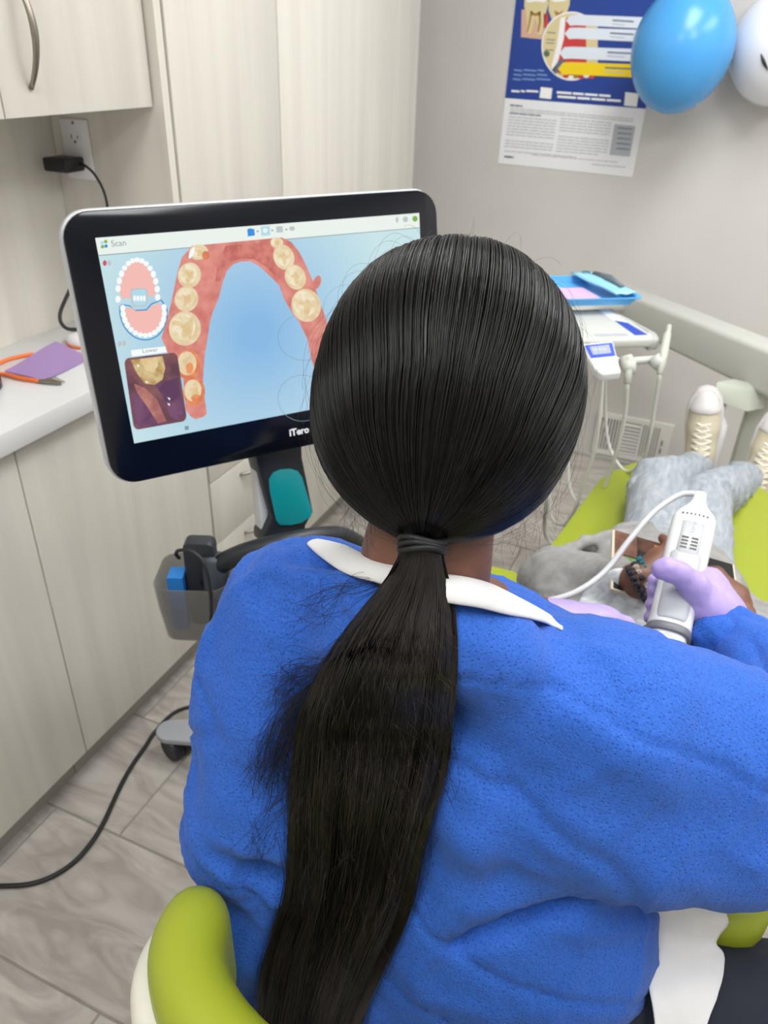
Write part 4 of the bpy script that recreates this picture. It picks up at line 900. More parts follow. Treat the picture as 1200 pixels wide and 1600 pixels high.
for i in range(N):
    c0_, ph, am, dr = ck[rng.integers(len(ck))]; a = c0_+rng.normal()*0.075; s = np.linspace(0,1,30)
    aa = np.clip(a, -1.02, 1.02)*np.ones(30)+am*np.sin(s*rng.uniform(4,6)+ph)*s+dr*s+rng.normal()*0.05*np.sin(s*rng.uniform(6,14)+rng.uniform(0,6))
    bb = np.clip(rng.beta(2,1.2)+0.15*np.sin(s*7+ph), 0, 1.05); d = tail_pt(aa, bb, None)
    xs = cxs+aa*hws; cut = rng.uniform(0.86,1.0); y2 = 846+(ys_-846)*cut
    for n in range(30): paths[i,n] = P(np.interp(y2[n], ys_, xs), y2[n], np.interp(y2[n], ys_, d))
    rads[i] = 0.00036*rng.uniform(0.6,1.4)*np.interp(s,[0,0.05,0.85,1],[0.8,1,1,0.2])
tail_core = []; a_s = np.linspace(-0.66,0.66,19)
for n in range(30):
    up_d = []; 
Vc = []
for a in a_s: 
    d = tail_pt(np.full(30,a), np.full(30,0.12), None); Vc.append([P(cxs[n]+a*hws[n], ys_[n], d[n]) for n in range(30)])
Vc = np.array(Vc); nb = len(a_s); Vc = Vc.reshape(-1,3)
Qc = np.array([(i*30+n,(i+1)*30+n,(i+1)*30+n+1,i*30+n+1) for i in range(nb-1) for n in range(29)])
tail = npmesh('ponytail', Vc, Qc, hair_b, person); md = tail.modifiers.new('solid','SOLIDIFY'); md.thickness = 0.006; md.offset = 0; tail['label'] = 'long black ponytail hanging down the back'
hair_c = mat('lighter_brown_hair', (48,37,33), 0.35, spec=0.5)  # lighter brown hair colour, varies the tone from strand to strand
strands('ponytail_strands', paths[:4300], rads[:4300], hair_b, tail); strands('ponytail_brown_strands', paths[4300:], rads[4300:]*0.8, hair_c, tail)
sh_ = []                                            # short broken hairs sticking out of the ponytail
for i in range(420):
    r0 = rng.integers(3,27); a = rng.uniform(-0.95,0.95); y0 = ys_[r0]+rng.uniform(-12,12); x0 = np.interp(y0, ys_, cxs)+a*np.interp(y0, ys_, hws)
    d0 = tail_pt(np.full(30,a), np.full(30,1.0), None)[r0]; an = rng.normal()*0.35+(0.25 if a > 0 else -0.25); Ln = rng.uniform(25,70)
    sh_.append([P(x0+math.sin(an)*Ln*s-6*s*s*np.sign(a), y0+math.cos(an)*Ln*s, d0-0.001-0.008*s*(1.3-s)) for s in np.linspace(0,1,8)])
strands('ponytail_short_hairs', np.array(sh_), 0.00010, hair_c, tail)
ws = []                                             # stray locks at the left of the ponytail
for pts, n_ in [([(610,905),(560,915),(510,940),(470,965)],16), ([(600,960),(520,1030),(460,1060),(430,1100)],46), ([(560,1030),(490,1090),(450,1150),(425,1210)],60), ([(545,1060),(495,1110),(470,1180),(465,1240)],70), ([(560,1030),(470,1090),(425,1160),(400,1230)],26), ([(540,1100),(480,1180),(470,1260),(480,1330)],26), ([(520,1050),(440,1120),(405,1200),(440,1250)],10), ([(500,1150),(460,1230),(420,1290),(390,1330)],12), ([(690,1010),(700,1100),(690,1180),(700,1230)],12), ([(640,1250),(665,1290),(660,1340),(640,1400)],10), ([(470,1250),(440,1190),(412,1205),(395,1180)],6), ([(450,1400),(440,1300),(415,1340),(410,1300)],5)]:
    for _ in range(n_):
        q_ = [(x+rng.normal()*(3+6*k), y+rng.normal()*(3+8*k)) for k,(x,y) in enumerate(pts)]
        pl = [P(x, y, gdepth(x, y, 0.7)-(0.006 if k == 0 else rng.uniform(0.003,0.018))) for k,(x,y) in enumerate(q_)]; ws.append(np.array(smooth_path(pl,7)))
strands('stray_locks', np.array(ws), 0.00018, hair_b, tail)
# hair tie
tb = MB()
c_t = P(660,850,0.572); tdir = _n(P(659,870,0.574)-P(661,830,0.574)); tx = _n(np.cross(tdir, EZ)); ty = np.cross(tdir, tx)
for k in range(3):
    tb.tube([c_t+tdir*(0.0035*(k-1)+0.0018*math.sin(2*a+k))+tx*0.0165*math.cos(a)+ty*0.014*math.sin(a) for a in np.linspace(0,2*math.pi,32,endpoint=False)], 0.0024, 8, closed=True)
obj('hair_tie', tb, mat('black_elastic', (10,11,16), 0.6), person, smooth=True)
# ================================================================ operator stool
lime = mat('lime_vinyl', (150,161,42), 0.38, spec=0.4, bump=0.03, bscale=400)
cream = mat('cream_plastic', (222,219,208), 0.4)
stool = thing('operator_stool', 'lime green operator stool with a curved backrest in a cream shell', 'stool', (-0.1,0.47,0))
arc = [(-0.316,0.325),(-0.302,0.290),(-0.262,0.258),(-0.20,0.238),(-0.12,0.232),(-0.04,0.238),(0.03,0.262),(0.07,0.30),(0.085,0.335)]
arc = [np.array([x,y,0]) for x,y in arc]; arc = smooth_path(arc, 3)
FBk = Field((-0.40,0.16,0.58), (0.17,0.40,0.90), 0.005)
for a, b in zip(arc[:-1], arc[1:]):
    for z0, z1 in ((0.70,0.80),): 
        for z in np.linspace(0.68,0.785,7): FBk.cone(a+[0,0.004,z], b+[0,0.004,z], 0.029, 0.029, 0.012)
soft('backrest', FBk, lime, stool, 3)
FSh = Field((-0.42,0.12,0.56), (0.19,0.40,0.86), 0.005); ctr = np.array([-0.11,0.46,0])
for a, b in zip(arc[:-1], arc[1:]):
    oa, ob = _n(a-ctr)*0.026, _n(b-ctr)*0.026
    for z in np.linspace(0.645,0.75,9): FSh.cone(a+oa+[0,0,z], b+ob+[0,0,z], 0.021, 0.021, 0.01)
soft('back_shell', FSh, cream, stool, 3)
FSe = Field((-0.36,0.2,0.40), (0.16,0.74,0.54), 0.006); FSe.rbox((-0.1,0.47,0.462), (0.215,0.215,0.036), 0.034); 
soft('seat', FSe, lime, stool, 6)
obj('seat_pan', MB().lathe([(0.12,0.405),(0.17,0.415),(0.18,0.43)], (-0.1,0.47,0), n=32), cream, stool, smooth=True)
obj('back_arm', MB().tube(smooth_path([(-0.1,0.36,0.41),(-0.1,0.22,0.42),(-0.1,0.175,0.52),(-0.1,0.185,0.66),(-0.1,0.195,0.72)],5), 0.016, 10), steel, stool, smooth=True)
obj('gas_lift', MB().lathe([(0.026,0.09),(0.026,0.25),(0.016,0.25),(0.016,0.41)], (-0.1,0.47,0), n=18), steel, stool)
for k in range(5):
    a = 0.5+2*math.pi*k/5; d = np.array([math.cos(a),math.sin(a),0]); c0_ = np.array([-0.1,0.47,0])
    lg = obj('leg', MB().tube([c0_+[0,0,0.10], c0_+d*0.13+[0,0,0.092], c0_+d*0.245+[0,0,0.076]], [0.02,0.017,0.013], 10), steel, stool, smooth=True)
    s_ = np.array([-d[1],d[0],0]); obj('caster', MB().lathe([(0.02,-0.018),(0.027,-0.014),(0.027,0.014),(0.02,0.018)], c0_+d*0.24+[0,0,0.0275], s_, 18).lathe([(0.007,0.03),(0.007,0.07)], c0_+d*0.24, n=8), black_p, lg)
# ================================================================ dental chair
chair = thing('dental_chair', 'lime green reclined dental chair under the patient', 'dental chair', (0.06,1.4,0))
def slab(name, left, cx, thick, parent, zfun, bev=0.028):
    # outline given by its left edge, mirrored about x = cx, laid on a sloping plane zfun(y) (top surface)
    L = smooth_path([np.array([x,y,0.0]) for x,y in left], 4); Rr = [np.array([2*cx-p[0],p[1],0]) for p in L[::-1]]
    pts = [np.array([p[0],p[1],zfun(p[1])-thick]) for p in L+Rr]
    return obj(name, MB().prism(pts, (0,0,thick)), lime, parent, bevel=bev, bseg=5)
zs = lambda y: 0.556
slab('leg_rest', [(0.02,1.375),(-0.21,1.38),(-0.222,1.40),(-0.208,1.52),(-0.192,1.66),(-0.170,1.83),(-0.141,1.905),(-0.093,1.98),(-0.03,2.015),(0.05,2.02)], 0.055, 0.085, chair, zs)
zb = lambda y: 0.548+0.13*np.clip((1.36-y)/0.7,0,1)
slab('back_cushion', [(0.03,0.90),(-0.16,0.905),(-0.19,0.94),(-0.205,1.05),(-0.208,1.2),(-0.21,1.35),(-0.20,1.37),(0.03,1.373)], 0.055, 0.085, chair, zb)
slab('headrest', [(0.06,0.615),(0.0,0.62),(-0.05,0.645),(-0.068,0.71),(-0.07,0.83),(-0.06,0.885),(0.02,0.89)], 0.08, 0.06, chair, lambda y: 0.662)
obj('headrest_stem', MB().box((0.02,0.86,0.55),(0.09,0.96,0.60)), cream, chair, bevel=0.006)
hd = obj('back_shell', MB().prism([(-0.12,0.95,0.50),(0.23,0.95,0.50),(0.25,1.36,0.43),(-0.14,1.36,0.43)], (0,0,0.06)), cream, chair, bevel=0.015)
obj('seat_shell', MB().box((-0.10,1.30,0.40),(0.21,1.95,0.47)), cream, chair, bevel=0.02)
FA = Field((-0.36,1.0,0.5), (-0.21,1.36,0.66), 0.005); FA.rbox((-0.265,1.185,0.590), (0.042,0.085,0.024), 0.023); soft('armrest', FA, lime, chair, 3)
FA = Field((0.30,1.0,0.5), (0.46,1.36,0.66), 0.005); FA.rbox((0.38,1.185,0.590), (0.042,0.085,0.024), 0.023); soft('armrest', FA, lime, chair, 3)
for x in (-0.265, 0.38): obj('armrest_post', MB().tube([(x,1.2,0.575),(x,1.22,0.47),(0.055+(x-0.055)*0.3,1.35,0.42)], 0.016, 10), cream, chair, smooth=True)
obj('pedestal', MB().lathe([(0.17,0.001),(0.17,0.05),(0.11,0.09),(0.095,0.40)], (0.055,1.5,0), n=32), cream, chair, smooth=True)
# ================================================================ the patient
grey_knit = mat('grey_sweat', (136,135,134), 0.9, c2=(150,149,148), scale=(60,60,60), bump=0.15, bscale=220)
jean = mat('washed_denim', (140,147,156), 0.9, c2=(170,175,181), scale=(90,14,90), detail=6, ramp=(0.35,0.7), bump=0.12, bscale=160)
pskin = mat('patient_skin', (104,64,48), 0.48, c2=(120,78,60), scale=(24,24,24), bump=0.05, bscale=240)
TBc = P(1048,893,1.215)
tTL, tTR, tBL = P(957,826,1.275), P(1148,881,1.262), P(938,905,1.185)
tu = _n(tTR-tTL); tv = tTL-tBL; tv = _n(tv-tu*tv.dot(tu)); tn = np.cross(tu, tv); TW = np.linalg.norm(tTR-tTL); TH = 0.138
if tn.dot(CAM-tTL) < 0: tn = -tn
def TB(a, b, w=0.0): return tTL+tu*(a*TW)-tv*(b*TH)+tn*w
# joints
Ph = np.array([0.055,0.815,0.762]); Pn = np.array([0.055,0.93,0.735])
PsL, PsR = np.array([-0.09,1.0,0.69]), np.array([0.175,1.0,0.69])
PeL, PeR = P(868,905,1.37), np.array([0.205,1.16,0.675])
PwL, PwR = TB(0.20,0.88,0.018), TB(1.03,1.10,0.004)
PhL, PhR = np.array([-0.005,1.38,0.64]), np.array([0.085,1.38,0.64])
PkL, PkR = P(1026,758,1.82), P(1098,782,1.78)
PaL, PaR = P(1087,734,2.13), P(1166,748,2.06)
def phand_left(F):
    wr = PwL; hc = TB(0.32,0.60,0.028)
    F.chain([wr, hc], [0.020,0.021], 0.015); F.ell(TB(0.35,0.56,0.029), (0.025,0.025,0.019), k=0.015)
    F.chain([TB(0.35,0.45,0.032), TB(0.385,0.30,0.036), TB(0.345,0.18,0.030)], [0.0105,0.0098,0.0080], 0.006)      # thumb lying on the screen
    for i in range(4):
        F.chain([TB(0.41+0.02*i,0.46+0.12*i,0.030), TB(0.52+0.01*i,0.43+0.13*i,0.030), TB(0.56,0.50+0.12*i,0.016)], [0.0105,0.0098,0.0080], 0.004)
def phand_right(F):
    F.chain([PwR, TB(0.92,0.80,0.018)], [0.019,0.019], 0.015); F.ell(TB(0.88,0.70,0.022), (0.023,0.023,0.017), k=0.012)
    F.chain([TB(0.84,0.60,0.026), TB(0.77,0.48,0.026), TB(0.73,0.40,0.018)], [0.0115,0.0105,0.0085], 0.008)
    for i in range(4):
        F.chain([TB(0.90,0.58+0.14*i,0.022), TB(0.965,0.63+0.14*i,0.022), TB(1.015,0.70+0.14*i,0.012), TB(1.02,0.74+0.14*i,-0.012)], [0.0100,0.0098,0.0090,0.0080], 0.003)
FPt = Field((-0.26,0.70,0.48), (0.34,2.20,0.93), 0.0045)
uf = np.array([0,0.12,0.99]); uf = uf/np.linalg.norm(uf); ut = _n([0,-1,0.12]); ur = np.array([1.0,0,0])
def pq(r, u, f): return Ph+ur*r+ut*u+uf*f
FPt.ell(Ph, (0.074,0.088,0.092), [ur,ut,uf], 0.02); FPt.ell(pq(0,-0.055,0.035), (0.052,0.05,0.06), [ur,ut,uf], 0.03); FPt.cone(pq(0,-0.01,0.092), pq(0,-0.036,0.108), 0.009, 0.014, 0.012); FPt.ell(pq(0,-0.068,0.088), (0.023,0.010,0.010), [ur,ut,uf], 0.01)
for s in (-1,1): FPt.ell(pq(s*0.078,-0.02,-0.005), (0.010,0.026,0.018), [ur,ut,uf], 0.008); FPt.ell(pq(s*0.031,0.0,0.090), (0.015,0.009,0.010), [ur,ut,uf], 0.005, cut=True)
FPt.cone(pq(0,-0.06,0.0), Pn+[0,0.06,0], 0.050, 0.055, 0.03)
FPt.ell((0.045,1.06,0.69), (0.125,0.15,0.083), k=0.05).ell((0.04,1.22,0.665), (0.11,0.15,0.075), k=0.05).ell((0.04,1.36,0.64), (0.105,0.10,0.068), k=0.05)
phand_left(FPt); phand_right(FPt)
FPt.chain([PsL, PeL, PwL], [0.045,0.036,0.0205], 0.03); FPt.chain([PsR, PeR, PwR], [0.045,0.036,0.0195], 0.03)
for h_, k_, a_ in ((PhL,PkL,PaL),(PhR,PkR,PaR)): FPt.chain([h_, k_, a_], [0.055,0.044,0.032], 0.03)
V, Qd = FPt.mesh(1); patient = npmesh('person', V, Qd, pskin); tag(patient, 'patient in grey sweatshirt, washed jeans and cream sneakers lying on the lime chair', 'person')
# hair of the patient
FH = Field(Ph-0.14, Ph+0.14, 0.006); FH.ell(Ph+ut*0.012-uf*0.012, (0.086,0.095,0.094), [ur,ut,uf], 0.01); FH.ell(pq(0,-0.06,0.09), (0.068,0.085,0.08), [ur,ut,uf], 0.01, cut=True); FH.rbox((Ph[0],Ph[1],0.60), (0.2,0.2,0.064), 0.002, cut=True)
soft('hair', FH, hair_m, patient, 2, lambda V: 0.003*snoise(V,90,4))
# sweatshirt
FH = Field((-0.30,0.88,0.54), (0.42,1.62,0.94), 0.0065)
FH.ell((0.045,1.06,0.69), (0.150,0.165,0.098), k=0.05).ell((0.035,1.20,0.665), (0.145,0.16,0.090), k=0.05).ell((0.03,1.30,0.645), (0.140,0.09,0.083), k=0.05)
FH.chain([PsL, PeL, PeL+(PwL-PeL)*0.80], [0.064,0.054,0.032], 0.03); FH.chain([PsR, PeR, PeR+(PwR-PeR)*0.88], [0.066,0.056,0.036], 0.03)
FH.chain([Pn+[-0.05,0.05,-0.02], Pn+[0.0,0.045,0.035], Pn+[0.05,0.05,-0.02]], [0.026,0.026,0.026], 0.02)
for a, b, r in [((-0.16,1.22,0.705),(-0.05,1.34,0.735),0.012), ((-0.18,1.12,0.70),(-0.06,1.16,0.755),0.010), ((-0.15,1.30,0.67),(-0.02,1.35,0.725),0.012), ((0.15,1.2,0.71),(0.08,1.31,0.725),0.012)]: FH.cone(a, b, r, r*0.5, 0.03)
soft('sweatshirt', FH, grey_knit, patient, 1, lambda V: 0.006*np.exp(-(snoise(V*[1,1,0.6],13,24,1)/0.12)**2)-0.007*np.exp(-(snoise(V*[1,1,0.6],17,25,1)/0.10)**2)+0.0012*snoise(V,32,21)+0.0006*snoise(V,80,22))
# jeans
FJ = Field((-0.16,1.32,0.50), (0.36,2.30,0.80), 0.0065); FJ.ell((0.04,1.37,0.64), (0.118,0.12,0.078), k=0.03)
for h_, k_, a_ in ((PhL,PkL,PaL),(PhR,PkR,PaR)): FJ.chain([h_, k_, k_+(a_-k_)*0.97], [0.064,0.059,0.047], 0.012)
soft('jeans', FJ, jean, patient, 1, lambda V: 0.006*np.exp(-(snoise(V*[1,1.3,1],17,33,1)/0.14)**2)-0.006*np.exp(-(snoise(V*[0.8,1.4,1],22,34,1)/0.12)**2)+0.0012*snoise(V,40,31)+0.0006*snoise(V,90,32))
# clear patterned bib over the chest
hb_ = [o for o in bpy.data.objects if o.name.startswith('sweatshirt')][0]
hv = [ROOT[hb_.name] @ v.co for v in hb_.data.vertices]; hbvh = BVHTree.FromPolygons(hv, [tuple(p.vertices) for p in hb_.data.polygons])
gv = []; nu, nv = 26, 30
for i in range(nu+1):
    for j in range(nv+1):
        x = -0.09+0.155*i/nu; y = 0.925+0.115*j/nv; h = hbvh.ray_cast(Vector((x,y,1.2)), Vector((0,0,-1))); z = h[0].z if h[0] is not None else 0.7; gv.append((x,y,z+0.004+0.0018*math.sin(x*90)*math.sin(y*90)))
bibq = np.array([(i*(nv+1)+j,(i+1)*(nv+1)+j,(i+1)*(nv+1)+j+1,i*(nv+1)+j+1) for i in range(nu) for j in range(nv)])
bo = npmesh('patient_bib', np.array(gv), bibq, mat('bib_white', (214,217,220), 0.6, c2=(190,196,202), scale=(70,70,70), ramp=(0.4,0.6), bump=0.4, bscale=120), None); md = bo.modifiers.new('solid','SOLIDIFY'); md.thickness = 0.0015; md.offset = 1
tag(bo, 'pale quilted paper bib spread over the patient\'s chest', 'bib')
# bracelets
def bracelet(t_, mats, n, r, label_m, bead):
    c = PwL+(TB(0.32,0.60,0.028)-PwL)*t_; ax = _n(_n(TB(0.32,0.60,0.028)-PwL)+_n(PwL-PeL)*0.8); x_ = _n(np.cross(ax,[0,0,1])); y_ = np.cross(ax,x_)
    br = obj('bracelet', MB().tube([c+r*(x_*math.cos(a)+y_*math.sin(a)) for a in np.linspace(0,2*math.pi,28,endpoint=False)], 0.0012, 6, closed=True), black_p, patient); br['label'] = label_m
    for k in range(n):
        a = 2*math.pi*k/n; p = c+r*(x_*math.cos(a)+y_*math.sin(a)); b = MB(); b.lathe([(bead*0.5,-bead*0.85),(bead*0.95,-bead*0.4),(bead*0.95,bead*0.4),(bead*0.5,bead*0.85)], p, ax, 8); obj('bead', b, mats[k % len(mats)], br)
teal_b = mat('teal_bead', (24,110,122), 0.12, metal=0.5, spec=0.8); silver_b = mat('silver_bead', (190,184,176), 0.2, metal=0.8); dark_b = mat('dark_bead', (48,50,60), 0.2, metal=0.4)
bracelet(0.36, [teal_b], 17, 0.0255, 'teal bead bracelet', 0.0058); bracelet(0.08, [silver_b,silver_b,dark_b], 16, 0.0262, 'silver bead bracelet', 0.0058); bracelet(-0.22, [dark_b], 17, 0.0268, 'dark bead bracelet', 0.0056)
# sneakers
rub = mat('white_rubber', (206,201,201), 0.5); canvas = mat('cream_canvas', (206,196,172), 0.85, bump=0.2, bscale=500); lace_m = mat('cream_lace', (222,214,198), 0.85)
def sneaker(orig, toe, top, sc_=1.08):
    l = _n(toe); h = np.asarray(top, float); h = _n(h-l*h.dot(l)); w_ = np.cross(h, l)
    def W(V): V = np.atleast_2d(V); return orig+sc_*(V[:,:1]*l+V[:,1:2]*w_*0.88+V[:,2:3]*h)
    root = obj('sneaker', MB().prism([W((a,b,-0.026))[0] for a,b in [(-0.072,0.0),(-0.066,0.024),(-0.048,0.037),(0.0,0.039),(0.05,0.043),(0.10,0.050),(0.14,0.050),(0.172,0.041),(0.193,0.023),(0.199,0.0),(0.193,-0.023),(0.172,-0.041),(0.14,-0.050),(0.10,-0.050),(0.05,-0.043),(0.0,-0.039),(-0.048,-0.037),(-0.066,-0.024)]], h*0.05), rub, patient, bevel=0.006, bseg=3)
    root['label'] = 'cream canvas lace-up sneaker'
    F = Field((-0.09,-0.07,-0.02),(0.21,0.07,0.13),0.004)
    F.chain([(-0.03,0,0.03),(0.04,0,0.028),(0.10,0,0.020),(0.145,0,0.014),(0.165,0,0.010)],[0.036,0.038,0.040,0.037,0.024],0.02); F.cone((-0.03,0,0.03),(-0.034,0,0.095),0.036,0.040,0.02); F.cone((0.0,0,0.05),(0.09,0,0.04),0.03,0.02,0.02)
    F.cone((-0.034,0,0.098),(-0.036,0,0.15),0.032,0.034,0.0,cut=True); F.rbox((0.05,0,-0.05),(0.3,0.2,0.052),0.001,cut=True)
    V, Q_ = F.mesh(2); npmesh('upper', W(V), Q_, canvas, root)
    F = Field((0.08,-0.07,-0.02),(0.21,0.07,0.08),0.003); F.chain([(0.10,0,0.022),(0.145,0,0.016),(0.166,0,0.011)],[0.0412,0.0385,0.026],0.02); F.rbox((0.05,0,0.03),(0.092,0.1,0.2),0.004,cut=True); F.rbox((0.05,0,-0.05),(0.3,0.2,0.052),0.001,cut=True)
    V, Q_ = F.mesh(2); npmesh('toe_cap', W(V), Q_, rub, root)
    F = Field((-0.02,-0.05,0.02),(0.14,0.05,0.12),0.0035); F.chain([(0.112,0,0.050),(0.05,0,0.066),(0.01,0,0.085)],[0.014,0.017,0.02],0.01); V, Q_ = F.mesh(2); npmesh('tongue', W(V), Q_, canvas, root)
    for k in range(7):
        a0 = 0.018+0.0145*k; hh = 0.090-0.0045*k
        for s in (-1,1):
            pts = smooth_path([(a0,s*0.024,hh-0.012),(a0+0.005,s*0.010,hh-0.002),(a0+0.012,-s*0.010,hh-0.003),(a0+0.015,-s*0.024,hh-0.016)],4)
            obj('lace', MB().tube([W(p)[0] for p in pts], 0.0042, 6), lace_m, root, smooth=True)
    for s in (-1,1):
        obj('lace_bow', MB().tube([W(p)[0] for p in smooth_path([(0.015,0,0.092),(0.0,s*0.018,0.100),(-0.012,s*0.036,0.092),(-0.006,s*0.040,0.078),(0.004,s*0.022,0.086),(0.014,0,0.094)],5)], 0.003, 6), lace_m, root, smooth=True)
        obj('lace_end', MB().tube([W(p)[0] for p in smooth_path([(0.015,0,0.092),(0.004,s*0.02,0.098),(-0.018,s*0.034,0.080),(-0.03,s*0.045,0.06)],5)], 0.0026, 6), lace_m, root, smooth=True)
    return root
aL = PaL; sneaker(P(1092,722,2.17), np.array([-0.13,0.10,1.0]), np.array([0.02,-1,0.1])); sneaker(P(1181,757,2.10), np.array([0.06,0.16,1.0]), np.array([-0.10,-1,0.25]))
# ================================================================ tablet
tab = thing('tablet', 'black tablet with a lit colourful screen held over the patient\'s lap', 'tablet', tuple(TB(0.5,0.5)))
cr4 = [(0,0),(1,0),(1,1),(0,1)]
obj('case', MB().prism([TB(a,b,-0.009) for a,b in cr4], tn*0.009), mat('tablet_case', (206,196,176), 0.5), tab, bevel=0.003)
b = MB(); tmm = [emat('tab_dark', (10,12,20), 0.6), emat('tab_brown', (120,74,54), 0.7, (70,40,30), 40), emat('tab_amber', (214,130,40), 0.8), emat('tab_green', (126,170,90), 0.8), emat('tab_pink', (236,150,130), 0.8), emat('tab_navy', (16,30,56), 0.8), emat('tab_skin', (176,120,96), 0.7, (140,92,72), 40)]
def tr(a0,a1,b0,b1,mi,L): b.poly([TB(a0,b0,0.0004+0.0002*L),TB(a1,b0,0.0004+0.0002*L),TB(a1,b1,0.0004+0.0002*L),TB(a0,b1,0.0004+0.0002*L)], mi)
tr(0.02,0.98,0.02,0.98,0,0); tr(0.02,0.58,0.02,0.26,1,1); tr(0.02,0.20,0.02,0.40,6,2); tr(0.02,0.09,0.40,0.80,2,2); tr(0.09,0.2,0.42,0.56,3,2); tr(0.10,0.17,0.58,0.74,4,3); tr(0.22,0.42,0.28,0.75,5,2); tr(0.34,0.46,0.08,0.16,2,3)
obj('screen', b, tmm, tab, fixn=False)
# ================================================================ scanner wand
wa, wb = P(1090,792,1.075), P(1041,1000,0.945)
wA = _n(wb-wa); WL = np.linalg.norm(wb-wa); wN = CAM-(wa+wb)/2; wN = _n(wN-wA*wN.dot(wA)); wS = np.cross(wA, wN)
if wS.dot(EX) < 0: wS = -wS
wand = thing('scanner_wand', 'white handheld intraoral scanner wand gripped in a lilac glove', 'scanner wand', tuple(wb))
white_gl = mat('white_gloss', (214,215,218), 0.25); grey_gl = mat('light_grey_plastic', (176,178,182), 0.4)
def WPt(t_, s, n): return wa+wA*(t_*WL)+wS*s+wN*n
def loft(prof, m, name, parent, nseg=28, pw=0.75):
    b = MB(); vs = []; fs = []
    for t_, hw, ht in prof:
        for k in range(nseg):
            a = 2*math.pi*k/nseg; c, s = math.cos(a), math.sin(a)
            vs.append(WPt(t_, hw*math.copysign(abs(c)**pw, c), ht*math.copysign(abs(s)**pw, s)))
    for i in range(len(prof)-1):
        for k in range(nseg): fs.append((i*nseg+k,i*nseg+(k+1)%nseg,(i+1)*nseg+(k+1)%nseg,(i+1)*nseg+k))
    fs += [tuple(range(nseg))[::-1], tuple((len(prof)-1)*nseg+k for k in range(nseg))]; b.add(vs, fs); return obj(name, b, m, parent, smooth=True)
loft([(-0.10,0.0085,0.0085),(-0.03,0.0095,0.0095),(0.0,0.012,0.011),(0.05,0.019,0.014),(0.09,0.0255,0.017),(0.13,0.0285,0.019),(0.30,0.0285,0.020),(0.5,0.0275,0.020),(0.7,0.0262,0.020),(0.86,0.0258,0.020),(0.93,0.0262,0.021),(0.95,0.0262,0.021)], white_gl, 'body', wand)
loft([(0.44,0.0215,0.0215),(0.46,0.0225,0.0222),(0.72,0.0215,0.0222),(0.90,0.021,0.0222),(0.92,0.0205,0.0215)], grey_gl, 'grip_panel', wand, pw=0.6)
loft([(0.20,0.0155,0.0205),(0.205,0.0165,0.0214),(0.46,0.0165,0.0222),(0.465,0.0155,0.0215)], grey_gl, 'top_panel', wand, pw=0.45)
for i in range(4):
    for s in (-1,1):
        obj('grille_slot', MB().prism([WPt(0.335+0.026*i+d_, s*0.006+e, 0.0215) for d_,e in ((0,-0.0042),(0,0.0042),(0.009,0.0042),(0.009,-0.0042))], wN*0.0012), dark_gap, wand)
for i in range(7): obj('vent_hole', MB().prism([WPt(0.135+d_, -0.016+0.0052*i+e, 0.0165-0.00018*(i-3)**2) for d_,e in ((0,-0.0013),(0,0.0013),(0.012,0.0013),(0.012,-0.0013))], wN*0.0035), dark_gap, wand)
lb = MB(); text_mesh(lb, 'iTero', lambda x,y: WPt(0.315-x/WL, 0.004-y, 0.0224), 0.011, 0); obj('logo', lb, mat('logo_grey', (176,178,184), 0.4), wand, fixn=False)
loft([(0.945,0.0265,0.0213),(0.955,0.0275,0.0222),(0.985,0.0275,0.0222),(0.995,0.0255,0.021)], mat('collar_grey', (104,106,112), 0.4), 'collar', wand)
loft([(0.99,0.0235,0.019),(1.05,0.0225,0.0185),(1.11,0.018,0.016)], white_gl, 'tip_base', wand)
loft([(1.11,0.012,0.011),(1.30,0.009,0.009),(1.42,0.009,0.009)], white_gl, 'tip', wand)
obj('button', MB().lathe([(0.009,0),(0.009,0.0012),(0.007,0.002)], WPt(1.05,0,0.0183), wN, 20), grey_gl, wand)
ca_ = [wa-wA*(0.10*WL), P(1078,771,1.09), P(1058,775,1.09), P(1022,800,1.08), P(985,842,1.06), P(945,893,1.04), P(900,925,1.01), P(850,941,0.985), P(820,948,0.97), P(780,968,0.97), P(720,1010,0.99), P(620,1000,1.05), P(520,940,1.12), hub+np.array([0.05,-0.02,-0.04])]
obj('cable', MB().tube(smooth_path(ca_,7), 0.0042, 10), mat('cable_white', (190,190,193), 0.4), wand, smooth=True)
# ================================================================ delivery unit
du = thing('dental_delivery_unit', 'cream dental delivery unit on a long arm with a blue-screened keypad', 'dental unit', tuple(PZ(1190,640,0.0)*[1,1,0]))
unit_w = mat('unit_cream', (192,193,187), 0.4); unit_g = mat('unit_grey', (172,173,171), 0.45); sage = mat('unit_sage', (182,186,174), 0.45)
u_ = np.array([0.83,0.557,0]); v_ = np.array([-0.557,0.83,0]); F0 = np.array([-0.117,1.822,0.94])
def U(a, b, c): return F0+u_*a+v_*b+np.array([0,0,c])
head = obj('control_head', MB().prism([U(-0.40,0.0,-0.024),U(0.0,0.0,-0.024),U(0.012,0.015,-0.024),U(0.005,0.225,-0.024),U(-0.40,0.235,-0.024)], (0,0,0.024)), unit_w, du, bevel=0.008, bseg=3)
obj('side_wing', MB().prism([U(0.0,0.01,-0.038),U(0.030,0.02,-0.038),U(0.042,0.06,-0.038),U(0.020,0.225,-0.038),U(0.0,0.225,-0.038)], (0,0,0.030)), unit_g, du, bevel=0.008)
obj('wing_slot', MB().prism([U(0.016,0.06,-0.0082),U(0.021,0.06,-0.0082),U(0.012,0.17,-0.0082),U(0.007,0.17,-0.0082)], (0,0,0.001)), dark_gap, du)
